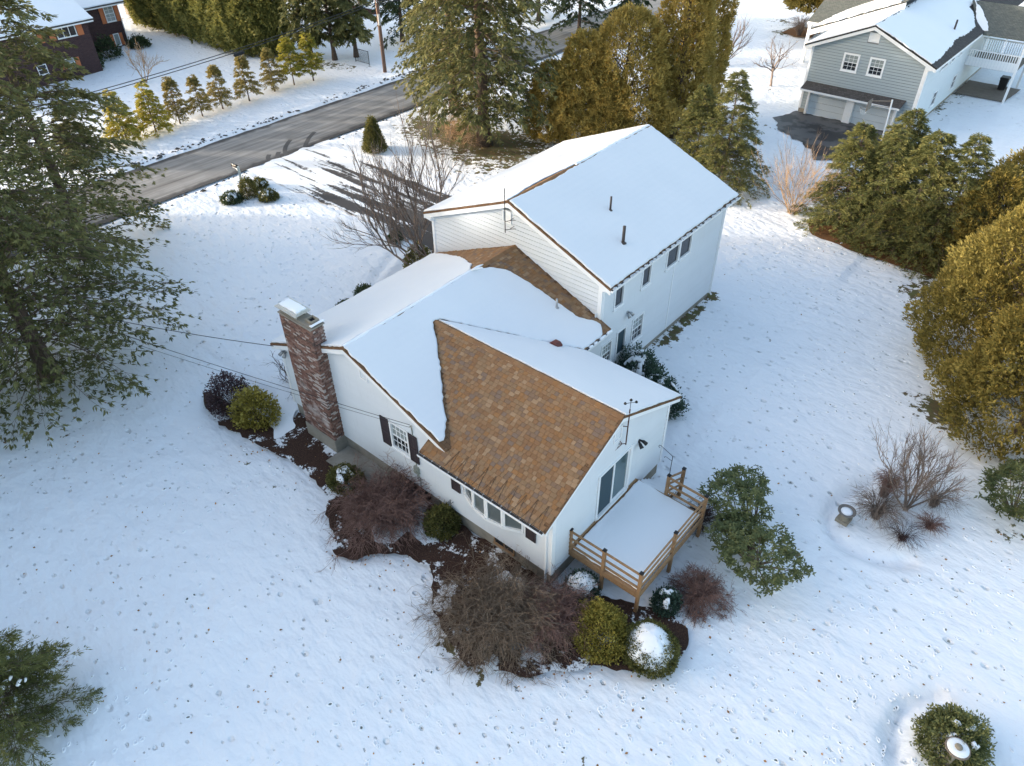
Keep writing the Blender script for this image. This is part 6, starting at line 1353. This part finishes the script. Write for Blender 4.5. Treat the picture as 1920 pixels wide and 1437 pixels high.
# ------------------------------------------------------------------ utility pole, wires, street things
def pole(x, y, label, lean=(-.05, 0)):
    P_ = thing('utility_pole', (x, y, 0), label, 'utility pole', None); mb = MB(); mb.tube([(x, y, -.2), (x+lean[0]*.6, y, 6), (x+lean[0], y, 11)], [.17, .15, .12], 10); mb.build('pole', M['pole'], P_, True)
    mb = MB(); mb.box(x-.04, x+.04, y-.9, y+.9, 9.6, 9.7); mb.build('crossarm', M['pole'], P_)
    for s in (-.8, 0, .8): mb = MB(); mb.lathe((x, y+s, 9.7), [(.02, 0), (.06, .03), (.04, .08), (.06, .12), (.02, .18)], 8); mb.build('insulator', M['galv'], P_)
    mb = MB(); mb.tube([(x+.13, y-.1, 5.9), (x+.35, y-.35, 6.0), (x+.4, y-.4, 5.85)], .03, 6); mb.box(x+.10, x+.22, y-.22, y-.04, 4.0, 4.9); mb.build('bracket', M['galv'], P_)
    return P_
pole(-45.83, 34.18, 'brown wooden utility pole by the road near the wire fence')
pole(-45.83, -32.0, 'wooden utility pole further along the road past the large cedar')
pole(-36.2, -11.0, 'wooden service pole on the near side of the road past the large cedar')
wz = lambda y, d: 4.72+.00155*(y-5)**2-d
for d, lab in ((0, 'upper of the two thick black cables above the roadside conifers'), (.2, 'lower of the two thick black cables above the roadside conifers')):
    mb = MB(); ys = np.linspace(-31.8, 34.1, 40); mb.tube([(-45.62, y, wz(y, d)) for y in ys], .028, 6)
    ys = np.linspace(34.2, 95, 20); mb.tube([(-45.62, y, 5.9-d-.0006*(y-34)*(95-y)) for y in ys], .028, 6); tag(mb.build('utility_cable', M['metal']), lab, 'cable', 'roadside cables')
mb = MB(); mb.tube([(-45.6, 19.35, wz(19.3, .36)), (-45.6, 19.45, wz(19.4, .36)), (-45.6, 20.2, wz(20.2, .36)), (-45.6, 20.3, wz(20.3, .36))], [.06, .12, .12, .06], 10); mb.tube([(-45.6, 19.5, wz(19.5, .3)), (-45.61, 19.5, wz(19.5, .2))], .01, 4); mb.tube([(-45.6, 20.1, wz(20.1, .3)), (-45.61, 20.1, wz(20.1, .2))], .01, 4)
tag(mb.build('cable_splice', M['metal']), 'black cylindrical splice case hanging from the roadside cables', 'splice case')
def drop(a, b, r_, sag, lab):
    a, b = np.array(a, float), np.array(b, float); mb = MB(); mb.tube([a+(b-a)*t-np.array([0, 0, sag*4*t*(1-t)]) for t in np.linspace(0, 1, 36)], r_, 5); tag(mb.build('service_wire', M['metal']), lab, 'wire', 'service wires to the white house')
e1 = G(0, 615, 5.0); e2 = G(0, 550, 5.5); a1 = np.array([-13.4, -.12, 3.62]); a2 = np.array([-6.0, -.16, 3.85])
drop(a1, (-36.1, -11.0, 6.3), .014, .9, 'thick service wire reaching the house corner behind the chimney'); drop(a2, (-36.1, -11.0, 7.5), .010, .5, 'thin service wire crossing the chimney to the meter mast'); drop(a2-np.array([.0, 0, .12]), (-36.1, -11.0, 7.2), .007, .6, 'thinnest service wire just below the one to the meter mast')
x, y, _ = base(456, 352); MX = thing('mailbox', (x, y, 0), 'black mailbox on a pale tapered post beside the road', 'mailbox')
mb = MB(); mb.tube([(x, y, -.1), (x, y, 1.45)], [.10, .085], 4); mb.build('post', plain('pale_post', (.55, .58, .55), .6, .1), MX)
mb = MB(); mb.tube([(x+.05, y, 1.02), (x-.42, y, 1.30)], .03, 4); mb.box(x-.55, x+.02, y-.07, y+.07, 1.28, 1.33); mb.build('arm', M['trim'], MX)
mb = MB(); prof = [(-.09, 0), (.09, 0), (.09, .12)]+[(.09*math.cos(a), .12+.09*math.sin(a)) for a in np.linspace(.3, 2.84, 7)]+[(-.09, .12)]; mb.prism([(x-.62, y+p, 1.33+q) for p, q in prof], (.50, 0, 0)); bx_ = mb.build('box', M['metal'], MX)
mb = MB(); mb.prism([(x-.645, y+p*1.06, 1.325+q*1.05) for p, q in prof], (.022, 0, 0)); mb.build('door', M['metal'], bx_); mb = MB(); mb.box(x-.4, x-.36, y-.105, y-.095, 1.4, 1.58); mb.build('flag', M['trim'], bx_)
x, y, _ = base(748, 461); LP = thing('lamp_post', (x, y, 0), 'slim dark green lamp post in front of the bare multi-stemmed tree', 'lamp post')
mb = MB(); mb.tube([(x, y, -.1), (x, y, 1.75)], .04, 8); mb.build('post', M['green'], LP); mb = MB(); mb.tube([(x, y, 1.45), (x+.35, y+.2, 1.47)], .018, 6); mb.build('ladder_bar', M['green'], LP)
mb = MB(); mb.lathe((x, y, 1.75), [(.05, 0), (.09, .05), (.11, .28), (.13, .30), (.02, .40)], 6); mb.build('lantern', M['green'], LP)
FN = thing('wire_fence', (-49.5, 34.7, 0), 'short black chain-link fence panel near the utility pole', 'fence')
for xx in (-48.57, -50.52): mb = MB(); mb.tube([(xx, 34.7, -.1), (xx, 34.7, 1.22)], .035, 6); mb.build('post', M['metal'], FN)
for z in (1.18, .08): mb = MB(); mb.tube([(-50.52, 34.7, z), (-48.57, 34.7, z)], .022, 6); mb.build('rail', M['metal'], FN)
mb = MB()
for k in range(-9, 20):
    for s in (-1, 1):
        xs = [-50.5+k*.1, -50.5+k*.1+1.08]; a, b = (xs[0], .09), (xs[1], 1.17)
        if s < 0: a, b = (xs[1], .09), (xs[0], 1.17)
        t0 = [(c, d) for c, d in [(a[0]+(b[0]-a[0])*t, a[1]+(b[1]-a[1])*t) for t in np.linspace(0, 1, 12)] if -50.5 <= c <= -48.6]
        if len(t0) > 1: mb.tube([(t0[0][0], 34.7, t0[0][1]), (t0[-1][0], 34.7, t0[-1][1])], .006, 3)
mb.build('chain_link', M['metal'], FN)
GWL = thing('garden_wall', (-66, 48.5, 0), 'low snow-capped garden wall beyond the wire fence', 'wall')
mb = MB(); mb.box(-70, -62.5, 47.6, 48.0, 0, .55); mb.build('stonework', M['dark_brick'], GWL); snow_layer(GWL, [(-69.95, 47.62), (-62.55, 47.62), (-62.55, 47.98), (-69.95, 47.98)], lambda a, b: .55, .1, amp=.03, step=.3, seed=103)
CB = thing('snow_covered_trailer', (-67.3, 50.2, 0), 'small snow-covered box trailer behind the garden wall', 'trailer')
mb = MB(); mb.box(-68.4, -66.2, 49.6, 51.0, .5, 1.3); mb.build('body', M['siding_grey'], CB); snow_layer(CB, [(-68.4, 49.6), (-66.2, 49.6), (-66.2, 51), (-68.4, 51)], lambda a, b: 1.3, .18, amp=.03, step=.3, seed=104)
for yy in (49.55, 51.0): mb = MB(); mb.tube([(-67.3, yy, .35), (-67.3, yy+.06, .35)], .33, 12); mb.build('wheel', M['metal'], CB)
# birdbath and stone bowl
x, y = 6.38, 8.92; B_ = thing('birdbath', (x, y, 0), 'stone birdbath on a square pedestal at the edge of the snowy island', 'birdbath')
mb = MB(); mb.prism([(x-.24, y-.2, .0), (x+.2, y-.24, .0), (x+.24, y+.2, .0), (x-.2, y+.24, .0)], (0, 0, .14)); mb.lathe((x, y, .14), [(.17, 0), (.13, .05), (.11, .14), (.13, .24), (.16, .28)], 14); mb.build('pedestal', M['stone'], B_, False)
mb = MB(); mb.lathe((x, y, .40), [(.12, 0), (.24, .03), (.31, .10), (.31, .135), (.26, .135), (.22, .09), (.10, .07)], 24); ba = mb.build('basin', plain('dark_stone', (.16, .15, .14), .85, .3, 12), B_, True)
mb = MB(); mb.lathe((x, y, .468), [(.20, 0), (.205, .03), (.13, .05), (.05, .055)], 20); mb.build('snow', M['roof_snow'], ba, True)
bw_ = G(1797, 1402, 1.1); x, y = float(bw_[0]), float(bw_[1]); B2 = thing('stone_bowl', (x, y, 0), 'snow-filled stone bowl on a pedestal among the spreading green shrub', 'birdbath')
mb = MB(); mb.lathe((x, y, 0), [(.2, 0), (.2, .1), (.11, .16), (.10, .75), (.16, .92)], 12); mb.build('pedestal', M['stone'], B2); mb = MB(); mb.lathe((x, y, .9), [(.1, 0), (.24, .05), (.31, .15), (.30, .19), (.27, .19), (.25, .15), (.06, .12)], 26); ba = mb.build('basin', M['bark_pale'], B2, True)
mb = MB(); mb.lathe((x, y, 1.02), [(.26, .0), (.27, .07), (.22, .10), (.10, .10)], 24); mb.build('snow', M['roof_snow'], ba, True); mb = MB(); mb.lathe((x, y, 1.11), [(.09, 0), (.10, .03), (.07, .06), (.02, .07)], 12); mb.build('stone', M['stone'], ba, True)

# ------------------------------------------------------------------ litter: leaves, clods, twigs
def scatter(name, pts, size, mat, label, cat, flat=True, seed=0):
    r = np.random.default_rng(seed); n = len(pts); P = np.array(pts); az = r.random(n)*6.28; D = np.stack([np.cos(az), np.sin(az), r.normal(0, .25 if flat else .8, n)], 1); S = np.stack([-np.sin(az), np.cos(az), r.normal(0, .35, n)], 1); L = size*r.uniform(.5, 1.4, n)
    tag(link(name, blades_mesh(name, P, D, S, L, L*.7, mat, r.random(n), np.zeros(3))), label, cat, kind='stuff')
r = np.random.default_rng(200); pts = []
for cx, cy, sx_, n_ in ((1190, 690, 40, 60), (1235, 640, 30, 90), (1285, 600, 30, 90), (690, 1035, 40, 40), (860, 1030, 60, 50), (620, 870, 50, 40), (1080, 1240, 70, 30), (500, 840, 40, 30), (130, 810, 120, 60), (1300, 1170, 60, 30), (960, 290, 90, 120), (1560, 450, 40, 30), (930, 278, 30, 80)):
    for _ in range(n_):
        p = G(cx+r.normal(0, sx_), cy+r.normal(0, sx_*.45)); pts.append((p[0], p[1], .072))
for _ in range(420):
    p = G(r.uniform(0, 1920), r.uniform(480, 1437)); pts.append((p[0], p[1], 0))
gh = gz_many(pts); pts = [(q[0], q[1], max(q[2], h_+.012)) for q, h_ in zip(pts, gh)]
pts = [q for q in pts if not (-14 < q[0] < .1 and -.1 < q[1] < 19.2) and not (0 < q[0] < 2.8 and .9 < q[1] < 5)]
scatter('fallen_leaves', pts, .085, M['leaf'], 'scattered brown leaves lying on the snow and mulch', 'leaves', True, 5)
cl = MB(); rr = random.Random(8)
for k in range(620):
    side = rr.random(); y = rr.uniform(-2, 42); x = -43.5-abs(rr.gauss(0, .35)) if side < .72 else -36.6+abs(rr.gauss(0, .3))
    if x > -37 and 13 < y < 21: continue
    if float(vnoise(np.array([y]), np.array([x*.2]), 2.2, 33)[0]) < -.15: continue
    s = rr.uniform(.04, .14); z = .05; q = [(x+s*rr.uniform(.6, 1.2)*math.cos(a), y+s*rr.uniform(.8, 1.7)*math.sin(a)) for a in np.linspace(0, 6.28, 6)[:-1]]
    n0 = len(q); V = [(a, b, z-.02) for a, b in q]+[(x+rr.uniform(-.3, .3)*s, y, z+s*.55)]; cl.faces(V, [(i, (i+1) % n0, n0) for i in range(n0)])
tag(cl.build('dirt_clods', plain('dirty_ice', (.075, .068, .062), .9, .4, 8)), 'dirty frozen clods thrown up along the road edges', 'clods', kind='stuff')

# trodden holes in the snow where wet grass shows: a few trails and loose scatter
r = np.random.default_rng(300); hp2 = []
def trail(pts, step=.55, side=.16):
    P = np.array([G(*q)[:2] for q in pts]); P = np.array(smooth_line(P, 8)); seg = np.linalg.norm(np.diff(P, axis=0), axis=1); L = np.concatenate([[0], np.cumsum(seg)]); k = 0
    for d in np.arange(0, L[-1], step):
        c = np.array([np.interp(d, L, P[:, 0]), np.interp(d, L, P[:, 1])]); t_ = np.array([np.interp(min(d+.1, L[-1]), L, P[:, 0]), np.interp(min(d+.1, L[-1]), L, P[:, 1])])-c; t_ = t_/max(np.linalg.norm(t_), 1e-6); k += 1
        hp2.append((*(c+np.array([-t_[1], t_[0]])*side*(1 if k % 2 else -1)+r.normal(0, .05, 2)), math.atan2(t_[1], t_[0]), r.uniform(.032, .055)))
for tr in ([(930, 1437), (980, 1360), (1080, 1320), (1200, 1300), (1330, 1240), (1420, 1150), (1500, 1080)], [(1270, 1437), (1340, 1330), (1460, 1220), (1600, 1130), (1800, 1090), (1919, 1060)], [(350, 1000), (420, 940), (470, 900), (520, 880)], [(180, 1437), (260, 1330), (330, 1230), (360, 1120), (380, 1040)],
           [(700, 1437), (690, 1330), (720, 1240), (800, 1180)], [(1440, 640), (1480, 720), (1560, 780), (1690, 760)], [(1560, 1437), (1600, 1330), (1700, 1240), (1820, 1200), (1919, 1190)], [(480, 560), (500, 480), (520, 420), (545, 380)], [(560, 600), (570, 520), (590, 450), (600, 400)], [(1540, 1000), (1490, 960), (1440, 1000), (1380, 1130)]): trail(tr)
for cx, cy, sx_, sy_, n_ in ((1300, 1290, 220, 90, 120), (1750, 1150, 140, 90, 90), (650, 1200, 160, 110, 60), (200, 1280, 110, 90, 36), (1500, 760, 140, 90, 90), (1600, 620, 130, 60, 90), (1620, 1340, 150, 60, 90), (450, 930, 90, 60, 40), (1420, 480, 80, 40, 70), (560, 480, 90, 50, 60), (960, 1370, 260, 50, 90)):
    for _ in range(n_): p = G(cx+r.normal(0, sx_), cy+r.normal(0, sy_)); hp2.append((p[0], p[1], r.uniform(0, 6.28), r.uniform(.018, .05)))
hp2 = [q for q in hp2 if not (-14 < q[0] < .3 and -.1 < q[1] < 19.2) and not (-.2 < q[0] < 2.9 and .8 < q[1] < 6.4)]
zz = gz_many([(q[0], q[1]) for q in hp2]); mb = MB()
for (x, y, a, s), z in zip(hp2, zz):                    # each print is a small crater: raised rim, sunken floor
    n_ = 9; ca, sa = math.cos(a), math.sin(a); V = []; s *= .85; dk = 1 if r.random() < .22 else 2; wob = r.uniform(.75, 1.25, n_)
    for f, h in ((2.5, -.012), (1.75, .022), (1.25, .020), (.95, .004)):
        for k in range(n_):
            w = 6.283*k/n_; u_, v2 = s*1.25*f*math.cos(w)*wob[k], s*.8*f*math.sin(w)*wob[k]; V.append((x+u_*ca-v2*sa, y+u_*sa+v2*ca, z+h))
    b0 = len(mb.v); fs = [(q*n_+k, q*n_+(k+1) % n_, (q+1)*n_+(k+1) % n_, (q+1)*n_+k) for q in range(3) for k in range(n_)]
    mb.faces(V, fs, 0); mb.f.append(tuple(b0+3*n_+k for k in range(n_))); mb.m.append(dk)
tag(mb.build('trodden_holes', [M['roof_snow'], plain('wet_grass_in_footprint', (.15, .165, .15), .9, .5, 3), plain('shaded_snow_in_footprint', (.68, .71, .75), .7, .15, 4)]), 'footprints and hoof prints trodden into the snow', 'footprints', kind='stuff')  # most print floors carry the snow's shade in their grey colour
